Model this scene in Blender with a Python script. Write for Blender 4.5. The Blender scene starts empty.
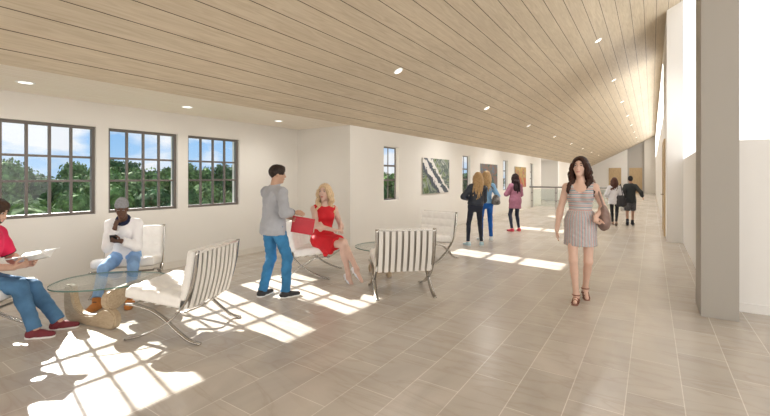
import bpy, bmesh, math, random
import numpy as np
from mathutils import Vector, Matrix
random.seed(7); np.random.seed(7)
PI = math.pi
scene = bpy.context.scene
col = scene.collection

# ------------------------------------------------------------------ materials
def new_mat(name):
    m = bpy.data.materials.new(name); m.use_nodes = True
    nt = m.node_tree; b = nt.nodes['Principled BSDF']
    return m, nt, b
def simple(name, c, rough=.6, metal=0., noise=0., nscale=8., spec=.5, stretch=(1,1,1), bump=0., emit=None, es=0.):
    m, nt, b = new_mat(name)
    b.inputs['Base Color'].default_value = (*c, 1)
    b.inputs['Roughness'].default_value = rough
    b.inputs['Metallic'].default_value = metal
    b.inputs['Specular IOR Level'].default_value = spec
    if emit:
        b.inputs['Emission Color'].default_value = (*emit, 1); b.inputs['Emission Strength'].default_value = es
    if noise > 0 or bump > 0:
        tc = nt.nodes.new('ShaderNodeTexCoord'); mp = nt.nodes.new('ShaderNodeMapping')
        mp.inputs['Scale'].default_value = stretch
        nz = nt.nodes.new('ShaderNodeTexNoise'); nz.inputs['Scale'].default_value = nscale; nz.inputs['Detail'].default_value = 4
        nt.links.new(tc.outputs['Object'], mp.inputs[0]); nt.links.new(mp.outputs[0], nz.inputs['Vector'])
        if noise > 0:
            r = nt.nodes.new('ShaderNodeMapRange'); r.inputs['From Min'].default_value = .3; r.inputs['From Max'].default_value = .7
            mx = nt.nodes.new('ShaderNodeMix'); mx.data_type = 'RGBA'
            mx.inputs['A'].default_value = (*[max(0, v*(1-noise)) for v in c], 1)
            mx.inputs['B'].default_value = (*[min(1, v*(1+noise)) for v in c], 1)
            nt.links.new(nz.outputs['Fac'], r.inputs['Value']); nt.links.new(r.outputs[0], mx.inputs['Factor'])
            nt.links.new(mx.outputs['Result'], b.inputs['Base Color'])
        if bump > 0:
            bp = nt.nodes.new('ShaderNodeBump'); bp.inputs['Strength'].default_value = bump; bp.inputs['Distance'].default_value = .01
            nt.links.new(nz.outputs['Fac'], bp.inputs['Height']); nt.links.new(bp.outputs[0], b.inputs['Normal'])
    return m
def ramp(nt, fac, stops, interp='LINEAR'):
    r = nt.nodes.new('ShaderNodeValToRGB'); r.color_ramp.interpolation = interp
    e = r.color_ramp.elements
    while len(e) > 1: e.remove(e[0])
    e[0].position = stops[0][0]; e[0].color = (*stops[0][1], 1)
    for p, c in stops[1:]:
        q = e.new(p); q.color = (*c, 1)
    if fac is not None: nt.links.new(fac, r.inputs[0])
    return r
def math_n(nt, op, a, b=None, c=None):
    n = nt.nodes.new('ShaderNodeMath'); n.operation = op
    for i, v in enumerate((a, b, c)):
        if v is None: continue
        if isinstance(v, (int, float)): n.inputs[i].default_value = v
        else: nt.links.new(v, n.inputs[i])
    return n.outputs[0]
def mixc(nt, f, a, b, mode='MIX'):
    n = nt.nodes.new('ShaderNodeMix'); n.data_type = 'RGBA'; n.blend_type = mode
    for k, v in (('Factor', f), ('A', a), ('B', b)):
        if isinstance(v, (int, float)): n.inputs[k].default_value = v
        elif isinstance(v, tuple): n.inputs[k].default_value = (*v, 1)
        else: nt.links.new(v, n.inputs[k])
    return n.outputs['Result']
def objxyz(nt):
    tc = nt.nodes.new('ShaderNodeTexCoord'); s = nt.nodes.new('ShaderNodeSeparateXYZ')
    nt.links.new(tc.outputs['Object'], s.inputs[0]); return tc.outputs['Object'], s.outputs
def noise_n(nt, vec, scale, detail=4, sc=(1,1,1), loc=(0,0,0), dist=0.):
    mp = nt.nodes.new('ShaderNodeMapping'); mp.inputs['Scale'].default_value = sc; mp.inputs['Location'].default_value = loc
    nt.links.new(vec, mp.inputs[0])
    nz = nt.nodes.new('ShaderNodeTexNoise'); nz.inputs['Scale'].default_value = scale; nz.inputs['Detail'].default_value = detail
    nz.inputs['Distortion'].default_value = dist
    nt.links.new(mp.outputs[0], nz.inputs['Vector']); return nz.outputs['Fac']

WALL = simple('wall_paint', (.73,.70,.645), .75, noise=.015, nscale=1.5, spec=.25)
WALLSHADE = simple('shaded_wall_paint', (.47,.45,.42), .75, spec=.25)
WALLW = simple('white_wall_paint', (.80,.785,.76), .7, spec=.3)
BASEB = simple('baseboard_paint', (.70,.655,.58), .55)
STEEL = simple('brushed_steel', (.50,.48,.45), .25, 1.0)
DARKF = simple('bronze_window_frame', (.15,.13,.115), .5, .2)
LEATH = simple('ivory_leather', (.82,.80,.765), .42, noise=.03, nscale=20, bump=.08)
STRAP = simple('ivory_leather_strap', (.74,.71,.66), .45)
GAPSHADE = simple('strap_gap_shade', (.36,.33,.29), .5, .35)
RINGM = simple('light_trim_white', (.8,.8,.78), .5)
LAMPM = simple('lamp_diffuser', (.9,.9,.88), .5, emit=(1,.96,.9), es=2.2)
FROST = simple('frosted_daylight_glass', (.85,.86,.88), .6, emit=(1,.99,.97), es=1.15)
ROOMFILL = simple('room_fill_glow', (.85,.86,.88), .6, emit=(1,.985,.97), es=2.4)
CORRFILL = simple('corridor_fill_glow', (.85,.86,.88), .6, emit=(1,.98,.95), es=2.6)

def floor_mat():
    m, nt, b = new_mat('stone_floor_tiles')
    co, xyz = objxyz(nt)
    # tile rows run along world Y, each 0.33 m wide, 0.66 m long
    cb = nt.nodes.new('ShaderNodeCombineXYZ')
    nt.links.new(xyz[1], cb.inputs[0])
    nt.links.new(math_n(nt, 'ADD', xyz[0], 10*.3265-.179+.3265*10), cb.inputs[1])
    br = nt.nodes.new('ShaderNodeTexBrick')
    br.offset = .5; br.inputs['Scale'].default_value = 1
    br.inputs['Brick Width'].default_value = .653; br.inputs['Row Height'].default_value = .3265
    br.inputs['Mortar Size'].default_value = .003; br.inputs['Mortar Smooth'].default_value = .2; br.inputs['Bias'].default_value = 0
    br.inputs['Color1'].default_value = (.54,.492,.435,1); br.inputs['Color2'].default_value = (.48,.437,.385,1)
    br.inputs['Mortar'].default_value = (.72,.68,.62,1)
    nt.links.new(cb.outputs[0], br.inputs['Vector'])
    n1 = noise_n(nt, co, 1.1, 6, (1.6, .7, 1), dist=1.2)
    n2 = noise_n(nt, co, 1.5, 4, (.5, 2.4, 1), dist=1.4)
    v1 = ramp(nt, n1, [(.3,(.88,.88,.88)),(.7,(1.08,1.08,1.08))])
    v2 = ramp(nt, n2, [(.40,(1,1,1)),(.47,(.95,.93,.91)),(.50,(.86,.82,.78)),(.53,(.97,.96,.95)),(.62,(1,1,1))])
    c = mixc(nt, 1., br.outputs['Color'], v1.outputs[0], 'MULTIPLY')
    c = mixc(nt, .6, c, v2.outputs[0], 'MULTIPLY')
    nt.links.new(c, b.inputs['Base Color'])
    b.inputs['Roughness'].default_value = .27; b.inputs['Specular IOR Level'].default_value = .5
    bp = nt.nodes.new('ShaderNodeBump'); bp.inputs['Strength'].default_value = .25; bp.inputs['Distance'].default_value = .002; bp.invert = True
    nt.links.new(br.outputs['Fac'], bp.inputs['Height']); nt.links.new(bp.outputs[0], b.inputs['Normal'])
    return m
FLOOR = floor_mat()

def wood_ceiling():
    m, nt, b = new_mat('oak_plank_ceiling')
    co, xyz = objxyz(nt)
    q = math_n(nt, 'DIVIDE', math_n(nt, 'ADD', xyz[0], 5.11 + .23*20 - .01), .2275)
    fr = math_n(nt, 'FRACT', q)
    idx = math_n(nt, 'FLOOR', q)
    gap = math_n(nt, 'LESS_THAN', fr, .038)
    wn = nt.nodes.new('ShaderNodeTexWhiteNoise'); wn.noise_dimensions = '1D'; nt.links.new(idx, wn.inputs['W'])
    g1 = noise_n(nt, co, 3.0, 8, (9, .55, 3), dist=1.5)
    g2 = noise_n(nt, co, 1.0, 3, (2.0, .5, 1))
    c1 = ramp(nt, g1, [(.3,(.50,.415,.30)),(.5,(.575,.487,.358)),(.7,(.635,.55,.42))])
    c = mixc(nt, math_n(nt, 'MULTIPLY', wn.outputs['Value'], .35), c1.outputs[0], (.55,.455,.33))
    v = ramp(nt, g2, [(.3,(.93,.93,.93)),(.7,(1.05,1.05,1.05))])
    c = mixc(nt, 1., c, v.outputs[0], 'MULTIPLY')
    c = mixc(nt, gap, c, (.07,.05,.035))
    nt.links.new(c, b.inputs['Base Color']); b.inputs['Roughness'].default_value = .5
    b.inputs['Specular IOR Level'].default_value = .3
    return m
OAKC = wood_ceiling()
def soffit_mat():
    m, nt, b = new_mat('bounce_lit_pale_boards')
    co, xyz = objxyz(nt)
    fr = math_n(nt, 'FRACT', math_n(nt, 'DIVIDE', math_n(nt, 'ADD', xyz[0], 50), .09))
    gap = math_n(nt, 'LESS_THAN', fr, .07)
    g1 = noise_n(nt, co, 4.0, 6, (9, .6, 3), dist=1.)
    c1 = ramp(nt, g1, [(.3,(.84,.76,.64)),(.7,(.90,.84,.74))])  # pale board tones, raised further to stand in for sun bounced off the floor
    c = mixc(nt, math_n(nt, 'MULTIPLY', gap, .3), c1.outputs[0], (.35,.27,.2))
    nt.links.new(c, b.inputs['Base Color']); b.inputs['Roughness'].default_value = .6
    return m
SOFF = soffit_mat()
def table_wood():
    m, nt, b = new_mat('ash_wood')
    co, xyz = objxyz(nt)
    g1 = noise_n(nt, co, 5.0, 8, (1.2, 6, 9), dist=1.5)
    c1 = ramp(nt, g1, [(.3,(.36,.27,.175)),(.5,(.43,.33,.22)),(.7,(.50,.39,.27))])
    nt.links.new(c1.outputs[0], b.inputs['Base Color']); b.inputs['Roughness'].default_value = .5
    return m
ASH = table_wood()
DOORW = simple('oak_door', (.52,.38,.22), .5, noise=.12, nscale=6, stretch=(6,6,.6))

def glass_mat(name, tint=(.97,.99,.98), refl=1.45, extra=0.):
    m = bpy.data.materials.new(name); m.use_nodes = True; nt = m.node_tree; nt.nodes.clear()
    o = nt.nodes.new('ShaderNodeOutputMaterial'); t = nt.nodes.new('ShaderNodeBsdfTransparent'); g = nt.nodes.new('ShaderNodeBsdfGlossy')
    t.inputs[0].default_value = (*tint, 1); g.inputs['Roughness'].default_value = .03
    lw = nt.nodes.new('ShaderNodeLayerWeight'); sch = math_n(nt, 'POWER', lw.outputs['Facing'], 4.5)
    mx = nt.nodes.new('ShaderNodeMixShader')
    f = math_n(nt, 'ADD', math_n(nt, 'MULTIPLY', sch, refl), .02)
    nt.links.new(f, mx.inputs[0]); nt.links.new(t.outputs[0], mx.inputs[1]); nt.links.new(g.outputs[0], mx.inputs[2])
    nt.links.new(mx.outputs[0], o.inputs[0]); return m
GLASS = glass_mat('window_glass', (.98,.99,1.), .35)
TGLASS = glass_mat('table_glass', (.95,.975,.965), .7)
RGLASS = glass_mat('railing_glass', (.90,.935,.92), .6)
GEDGE = simple('glass_edge', (.10,.19,.16), .15)

# ------------------------------------------------------------------ helpers
def mesh_obj(name, bm, m, parent=None, smooth=False, loc=None):
    me = bpy.data.meshes.new(name); bm.to_mesh(me); bm.free()
    if smooth:
        for p in me.polygons: p.use_smooth = True
    for mm in (m if isinstance(m, (list, tuple)) else [m]): me.materials.append(mm)
    o = bpy.data.objects.new(name, me); col.objects.link(o)
    if parent: o.parent = parent
    if loc: o.location = loc
    return o
def box(bm, x0, x1, y0, y1, z0, z1, mi=0):
    vs = [bm.verts.new((x, y, z)) for x in (x0, x1) for y in (y0, y1) for z in (z0, z1)]
    for f in ((0,1,3,2),(4,6,7,5),(0,4,5,1),(2,3,7,6),(0,2,6,4),(1,5,7,3)):
        fc = bm.faces.new([vs[i] for i in f]); fc.material_index = mi
    return vs
def newbox(name, m, x0, x1, y0, y1, z0, z1, parent=None, bevel=0.):
    bm = bmesh.new(); box(bm, x0, x1, y0, y1, z0, z1)
    if bevel: bmesh.ops.bevel(bm, geom=bm.edges[:], offset=bevel, segments=2, affect='EDGES')
    return mesh_obj(name, bm, m, parent)
def empty(name, loc=(0,0,0), rz=0., label=None, cat=None, group=None):
    o = bpy.data.objects.new(name, None); col.objects.link(o); o.location = loc; o.rotation_euler = (0,0,rz)
    o.empty_display_size = .1
    tag(o, label, cat, group); return o
def tag(o, label=None, cat=None, group=None, kind=None):
    if label: o['label'] = label
    if cat: o['category'] = cat
    if group: o['group'] = group
    if kind: o['kind'] = kind
    return o
def struct(o, label=None): o['kind'] = 'structure'; 
def S(o, label, cat):
    o['kind'] = 'structure'; o['label'] = label; o['category'] = cat; return o
def cyl(bm, p0, p1, r0, r1=None, n=16, cap=True):
    r1 = r0 if r1 is None else r1
    p0, p1 = Vector(p0), Vector(p1); d = (p1-p0).normalized()
    a = d.orthogonal().normalized(); b = d.cross(a)
    A = [bm.verts.new(p0 + (a*math.cos(t)+b*math.sin(t))*r0) for t in [2*PI*i/n for i in range(n)]]
    B = [bm.verts.new(p1 + (a*math.cos(t)+b*math.sin(t))*r1) for t in [2*PI*i/n for i in range(n)]]
    for i in range(n): bm.faces.new((A[i], A[(i+1)%n], B[(i+1)%n], B[i]))
    if cap: bm.faces.new(A[::-1]); bm.faces.new(B)
def catmull(pts, n=8):
    pts = [Vector(p) for p in pts]; P = [pts[0]*2-pts[1]] + pts + [pts[-1]*2-pts[-2]]; out = []
    for i in range(1, len(P)-2):
        for k in range(n):
            t = k/n; a, b, c, d = P[i-1], P[i], P[i+1], P[i+2]
            out.append(.5*((2*b)+(c-a)*t+(2*a-5*b+4*c-d)*t*t+(3*b-a-3*c+d)*t**3))
    out.append(pts[-1]); return out
def flatbar(bm, pts, side, w, th):
    """flat steel bar swept along pts; width w lies along 'side'"""
    pts = [Vector(p) for p in pts]; side = Vector(side).normalized(); rings = []
    for i, p in enumerate(pts):
        t = (pts[min(i+1, len(pts)-1)] - pts[max(i-1, 0)]).normalized(); nrm = t.cross(side).normalized()
        rings.append([bm.verts.new(p + side*sx*w/2 + nrm*sy*th/2) for sx, sy in ((-1,-1),(1,-1),(1,1),(-1,1))])
    for a, b in zip(rings, rings[1:]):
        for k in range(4): bm.faces.new((a[k], a[(k+1)%4], b[(k+1)%4], b[k]))
    bm.faces.new(rings[0][::-1]); bm.faces.new(rings[-1])
def tube(bm, pts, r, n=8):
    pts = [Vector(p) for p in pts]; rings = []
    prev = None
    for i, p in enumerate(pts):
        t = (pts[min(i+1, len(pts)-1)] - pts[max(i-1, 0)]).normalized()
        a = t.orthogonal().normalized() if prev is None else (prev - t*prev.dot(t)).normalized()
        prev = a; b = t.cross(a); rr = r(i/(len(pts)-1)) if callable(r) else r
        rings.append([bm.verts.new(p + (a*math.cos(q)+b*math.sin(q))*rr) for q in [2*PI*k/n for k in range(n)]])
    for A, B in zip(rings, rings[1:]):
        for k in range(n): bm.faces.new((A[k], A[(k+1)%n], B[(k+1)%n], B[k]))
    bm.faces.new(rings[0][::-1]); bm.faces.new(rings[-1])
def prism(bm, poly, th, plane='xz'):
    """polygon extruded symmetrically by th"""
    def P(u, v, w): return (u, w, v) if plane == 'xz' else (u, v, w)
    A = [bm.verts.new(P(u, v, -th/2)) for u, v in poly]; B = [bm.verts.new(P(u, v, th/2)) for u, v in poly]
    n = len(poly)
    for i in range(n): bm.faces.new((A[i], A[(i+1)%n], B[(i+1)%n], B[i]))
    fa = bm.faces.new(A[::-1]); fb = bm.faces.new(B); return fa, fb

# ------------------------------------------------------------------ room
XW, XC, YR, ZS, XR, YF = -6.6, -5.11, 6.38, 2.57, .29, 45.
SL = .523
def zc(x): return ZS + SL*(x - XC)
def wall_holes(name, axis, c0, c1, ar, zr, holes, m):
    """wall slab; axis 'x' = plane x in [c0,c1], running along y"""
    bm = bmesh.new()
    A = sorted(set([ar[0], ar[1]] + [h[0] for h in holes] + [h[1] for h in holes]))
    Z = sorted(set([zr[0], zr[1]] + [h[2] for h in holes] + [h[3] for h in holes]))
    for i in range(len(A)-1):
        for k in range(len(Z)-1):
            ca, cz = (A[i]+A[i+1])/2, (Z[k]+Z[k+1])/2
            if any(h[0] < ca < h[1] and h[2] < cz < h[3] for h in holes): continue
            if axis == 'x': box(bm, c0, c1, A[i], A[i+1], Z[k], Z[k+1])
            else: box(bm, A[i], A[i+1], c0, c1, Z[k], Z[k+1])
    bmesh.ops.remove_doubles(bm, verts=bm.verts[:], dist=1e-5)
    # drop interior faces shared by two boxes
    seen = {}
    for f in bm.faces: seen.setdefault(frozenset(v.index for v in f.verts), []).append(f)
    return mesh_obj(name, bm, m)

o = newbox('floor', FLOOR, -6.9, 4.4, -5, YF+.6, -.3, 0); S(o, 'beige stone tile floor with pale grout lines', 'floor')
LW = [(.25, 1.27), (1.44, 2.465), (2.62, 3.647), (3.823, 4.848)]   # lounge window spans along Y
LW = LW[1:]
Z0, Z1 = .98, 2.225
o = wall_holes('wall_left', 'x', XW-.22, XW, (-5, YR+.25), (0, 3.0), [(a, b, Z0, Z1) for a, b in LW], WALL)
S(o, 'cream wall with three wide gridded windows', 'wall')
CW = [(7.61, 8.27), (12.20, 12.88), (16.45, 17.12), (20.85, 21.55)]
o = wall_holes('wall_corridor_left', 'x', XC-.12, XC, (YR+.25, 23.26), (0, ZS+.1), [(a, b, .965, 2.22) for a, b in CW], WALL)
S(o, 'cream corridor wall with narrow windows and paintings', 'wall')
o = newbox('wall_return', WALL, XW, XC, YR, YR+.25, 0, ZS+.1); S(o, 'cream return wall at the end of the lounge bay', 'wall')
# bay beyond the corridor wall
o = newbox('wall_stair_niche', WALLW, XC-1.4, XC-1.2, 23.04, 28.3, 0, ZS+.1); S(o, 'white back wall of the niche at the corridor end', 'wall')
o = newbox('wall_niche_side', WALLW, XC-1.4, XC, 28.1, 28.3, 0, ZS+.1); S(o, 'white side wall of the niche at the corridor end', 'wall')
o = newbox('wall_corridor_far_left', WALL, XC-.2, XC, 28.3, YF, 0, ZS+.1); S(o, 'cream wall beyond the glass railing', 'wall')
o = newbox('ceiling_niche', WALLW, XC-1.4, XC, 23.0, 28.3, ZS+.06, ZS+.16); S(o, 'white ceiling of the niche', 'ceiling')
o = newbox('floor_niche', WALLW, XC-1.4, -6.6, 23.0, 28.3, -.2, .0); S(o, 'floor of the niche', 'floor')
# far walls, tops follow the ceiling
def gable(name, x0, x1, y, th, m, label):
    bm = bmesh.new(); vs = []
    for yy in (y, y+th):
        vs.append([bm.verts.new(p) for p in ((x0, yy, 0), (x1, yy, 0), (x1, yy, zc(x1)+.05), (x0, yy, zc(x0)+.05))])
    a, b = vs
    bm.faces.new(a); bm.faces.new(b[::-1])
    for i in range(4): bm.faces.new((a[(i+1)%4], a[i], b[i], b[(i+1)%4]))
    bmesh.ops.recalc_face_normals(bm, faces=bm.faces[:])
    S(mesh_obj(name, bm, m), label, 'wall')
gable('wall_far_left', XC-.1, -1.95, YF-.3, .9, WALLW, 'white end wall with an oak door')
gable('wall_far_middle', -1.95, -.58, YF+.1, .5, WALLSHADE, 'shaded grey end wall with an oak door')  # darker tone puts the shade of the recessed wall into its colour
gable('wall_far_right', -.58, XR, YF-.2, .8, WALL, 'grey end wall beside the right wall')
o = newbox('wall_right', WALLW, XR, XR+.31, 11.4, YF+.6, 0, zc(XR)+.3); S(o, 'tall white right wall with an oak door', 'wall')
o = newbox('wall_atrium_side', WALLW, .6, .8, 5.97, 11.4, 0, 1.92); S(o, 'low white wall under the bright clerestory glazing behind the pillar', 'wall')
o = newbox('wall_atrium_front', WALLW, .62, 4.4, 5.95, 6.15, 0, 1.92); S(o, 'low white wall right of the pillar', 'wall')
o = newbox('wall_pillar', simple('pillar_shade_paint', (.40,.375,.335), .7), .44, .756, 5.49, 6.07, 0, 5.9, bevel=.004); S(o, 'tall square pillar, colour darkened for the shade on it', 'pillar')  # colour darkened to carry the shade on the front face
o = newbox('window_8', FROST, .602, .65, 6.08, 11.39, 1.92, 5.9); S(o, 'frosted clerestory glazing left of the pillar', 'window')
o = newbox('window_9', FROST, .76, 4.4, 5.98, 6.05, 1.92, 7.5); S(o, 'frosted clerestory glazing right of the pillar', 'window')
o = newbox('window_12', CORRFILL, XR-.012, XR-.004, 15., 44., 3.35, 5.0); S(o, 'added glowing panel high on the right corridor wall, lighting the far ceiling', 'window')  # added light panel, no real glazing; brightens the far corridor ceiling
# behind the camera
o = wall_holes('wall_back', 'y', -5.2, -5, (-6.82, 4.6), (0, 7.6), [(-5.6, 3.6, .5, 3.0)], WALLW); S(o, 'white back wall', 'wall')
o = newbox('window_10', ROOMFILL, -5.6, 3.6, -5.15, -5.1, .5, 3.0); S(o, 'added glowing fill panel in the unseen back wall', 'window')  # added glowing panel behind the camera, gives frontal fill light
o = wall_holes('wall_near_right', 'x', 4.4, 4.6, (-5, 6.15), (0, 7.6), [(-4, 5.2, .6, 4.2)], WALLW); S(o, 'white near right wall', 'wall')
o = newbox('window_11', ROOMFILL, 4.5, 4.55, -4, 5.2, .6, 4.2); S(o, 'added glowing fill panel in the unseen near right wall', 'window')  # added glowing panel out of view, fills the near room from the right

# ceilings
bm = bmesh.new()
def slab(bm, x0, x1, y0, y1, t=.12):
    vs = []
    for x in (x0, x1):
        for y in (y0, y1):
            vs.append(bm.verts.new((x, y, zc(x)))); vs.append(bm.verts.new((x, y, zc(x)+t)))
    for f in ((0,1,3,2),(4,6,7,5),(0,4,5,1),(2,3,7,6),(0,2,6,4),(1,5,7,3)): bm.faces.new([vs[i] for i in f])
slab(bm, XC, XR+.32, -5, YF+.6); slab(bm, XR+.32, 4.5, -5, 11.4)
bmesh.ops.recalc_face_normals(bm, faces=bm.faces[:])
S(mesh_obj('ceiling', bm, OAKC), 'sloping oak plank ceiling with dark joints', 'ceiling')
o = newbox('ceiling_soffit', SOFF, XW, XC, -5, YR, ZS, ZS+.12); S(o, 'flat pale timber soffit above the lounge windows, lightened for bounced sun', 'ceiling')
o = newbox('trim_roof', WALLW, XW-.22, XC, -5, YR+.25, ZS+.12, 3.02); S(o, 'roof build-up above the soffit', 'trim')

# baseboards
o = newbox('baseboard_left', BASEB, XW, XW+.014, -5, YR, 0, .11); S(o, 'cream baseboard under the lounge windows', 'baseboard')
o = newbox('baseboard_return', BASEB, XW+.014, XC, YR-.014, YR, 0, .11); S(o, 'cream baseboard of the return wall', 'baseboard')
o = newbox('baseboard_corridor', BASEB, XC, XC+.014, YR-.014, 23.26, 0, .11); S(o, 'cream baseboard of the corridor wall', 'baseboard')
o = newbox('baseboard_right', WALLW, .77, 4.4, 5.93, 5.95, 0, .10); S(o, 'white baseboard right of the pillar', 'baseboard')

# windows
def window(n, x, y0, y1, z0, z1, ncol, fr, mull, label, xo=.11, xi=.05):
    """x = inner wall plane, frame set back; rows at .35 and .63 from the top"""
    bm = bmesh.new(); gx = x-(xo+xi)/2; xo, xi = x-xo, x-xi
    box(bm, xo, xi, y0, y0+fr, z0, z1); box(bm, xo, xi, y1-fr, y1, z0, z1)
    box(bm, xo, xi, y0+fr, y1-fr, z0, z0+fr*1.1); box(bm, xo, xi, y0+fr, y1-fr, z1-fr, z1)
    root = mesh_obj(f'window_{n}', bm, DARKF); S(root, label, 'window')
    bm = bmesh.new(); ya, yb, za, zb = y0+fr, y1-fr, z0+fr*1.1, z1-fr
    xs = (xo+(xi-xo)*.2, xi-(xi-xo)*.2)
    for i in range(1, ncol):
        yy = ya+(yb-ya)*i/ncol; box(bm, *xs, yy-mull/2, yy+mull/2, za, zb)
    for t in (.345, .63):
        zz = zb-(zb-za)*t; box(bm, xs[0]+.001, xs[1]-.001, ya, yb, zz-mull*(.5 if ncol > 2 else .9), zz+mull*(.5 if ncol > 2 else .9))
    mesh_obj('muntin', bm, DARKF, root)
    newbox('glass', GLASS, gx-.002, gx+.002, ya, yb, za, zb, root)
    return root
pos = ['left', 'middle', 'right']
for i, (a, b) in enumerate(LW):
    window(i+1, XW, a, b, Z0, Z1, 4, .038, .030, f'wide bronze-framed gridded window, {["nearest the left picture edge","behind the man in the beanie","nearest the return wall"][i]}')
for i, (a, b) in enumerate(CW):
    window(i+4, XC, a, b, .965, 2.22, 2, .028, .024, f'narrow corridor window, {["first from the lounge corner","between the first two paintings","left of the red and yellow painting","last before the niche"][i]}', .115, .093)

# doors
def door(n, x0, x1, y, h, label):
    bm = bmesh.new(); box(bm, x0, x1, y-.05, y-.005, 0, h)
    r = mesh_obj(f'door_{n}', bm, DOORW); S(r, label, 'door')
    bm = bmesh.new(); box(bm, x0-.05, x0, y-.07, y-.003, 0, h+.05); box(bm, x1, x1+.05, y-.07, y-.003, 0, h+.05); box(bm, x0, x1, y-.07, y-.003, h, h+.05)
    mesh_obj('door_frame', bm, DOORW, r)
    bm = bmesh.new(); cyl(bm, (x1-.1, y-.05, 1.0), (x1-.1, y-.11, 1.0), .012); cyl(bm, (x1-.1, y-.10, 1.0), (x1-.22, y-.10, 1.0), .01)
    mesh_obj('door_handle', bm, STEEL, r)
door(1, -3.45, -2.5, YF-.3, 2.37, 'oak door in the white part of the end wall')
door(2, -1.75, -.80, YF+.1, 2.37, 'oak door in the grey part of the end wall')
bm = bmesh.new(); box(bm, XR-.02, XR+.01, 12.5, 14.1, 0, 2.42)
r = mesh_obj('door_3', bm, DOORW); S(r, 'oak door seen edge-on in the right wall', 'door')
bm = bmesh.new(); box(bm, XR-.035, XR+.01, 12.43, 12.5, 0, 2.49); box(bm, XR-.035, XR+.01, 14.1, 14.17, 0, 2.49); box(bm, XR-.035, XR+.01, 12.5, 14.1, 2.42, 2.49)
mesh_obj('door_frame', bm, DOORW, r)
bm = bmesh.new(); cyl(bm, (XR-.02, 12.9, 1.05), (XR-.09, 12.9, 1.05), .014); cyl(bm, (XR-.085, 12.88, 1.05), (XR-.085, 13.03, 1.05), .012)
mesh_obj('door_handle', bm, STEEL, r)

# ------------------------------------------------------------------ recessed lights
def downlight(x, y, label, soffit=False):
    z = ZS if soffit else zc(x)
    e = empty('recessed_light', (x, y, z), 0, label, 'ceiling light')
    if not soffit: e.rotation_euler = (0, -math.atan(SL), 0)
    bm = bmesh.new(); n = 32
    prof = [(.062, .004), (.066, -.008), (.082, -.008), (.088, 0.0)]
    rings = [[bm.verts.new((r*math.cos(2*PI*k/n), r*math.sin(2*PI*k/n), zz)) for k in range(n)] for r, zz in prof]
    for A, B in zip(rings, rings[1:]):
        for k in range(n): bm.faces.new((A[k], A[(k+1)%n], B[(k+1)%n], B[k]))
    mesh_obj('trim_ring', bm, RINGM, e, True)
    bm = bmesh.new(); cyl(bm, (0,0,-.004), (0,0,.0005), .064, n=32)
    mesh_obj('diffuser', bm, LAMPM, e)
    ld = bpy.data.lights.new('lamp', 'SPOT'); ld.energy = 25. if soffit else (60. if y < 9 else 190.); ld.spot_size = math.radians(150); ld.spot_blend = .8; ld.shadow_soft_size = .06; ld.color = (1,.97,.93)
    lo_ = bpy.data.objects.new('lamp', ld); col.objects.link(lo_); lo_.location = (x+(.012 if not soffit else 0), y, z-.03)
for y, w in ((1.5,'nearest the left picture edge'), (3.38,'above the right lounge window'), (5.16,'nearest the return wall')):
    downlight(-5.86, y, f'round recessed light in the flat soffit, {w}', True)
for y, w in ((5.87,'largest, nearest the camera'), (10.32,'second from the camera'), (14.65,'third from the camera'), (19.2,'fourth from the camera')):
    downlight(-3.64, y, f'round recessed light in the left row of the sloping ceiling, {w}')
for y, w in ((10.53,'nearest the camera'), (15.1,'second from the camera'), (19.6,'third from the camera'), (24.2,'farthest')):
    downlight(-1.04, y, f'round recessed light in the right row of the sloping ceiling, {w}')

for y in (28.7, 33.2, 37.7, 42.2):
    downlight(-1.04, y, f'tiny far recessed light near the end wall, {"fifth sixth seventh last".split()[int((y-28)/4.5)]} in the right row')
for y in (23.7, 28.1, 32.6, 37.1):
    downlight(-3.64, y, f'tiny far recessed light above the glass railing, {"fifth sixth seventh last".split()[int((y-23)/4.5)]} in the left row')
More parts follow.
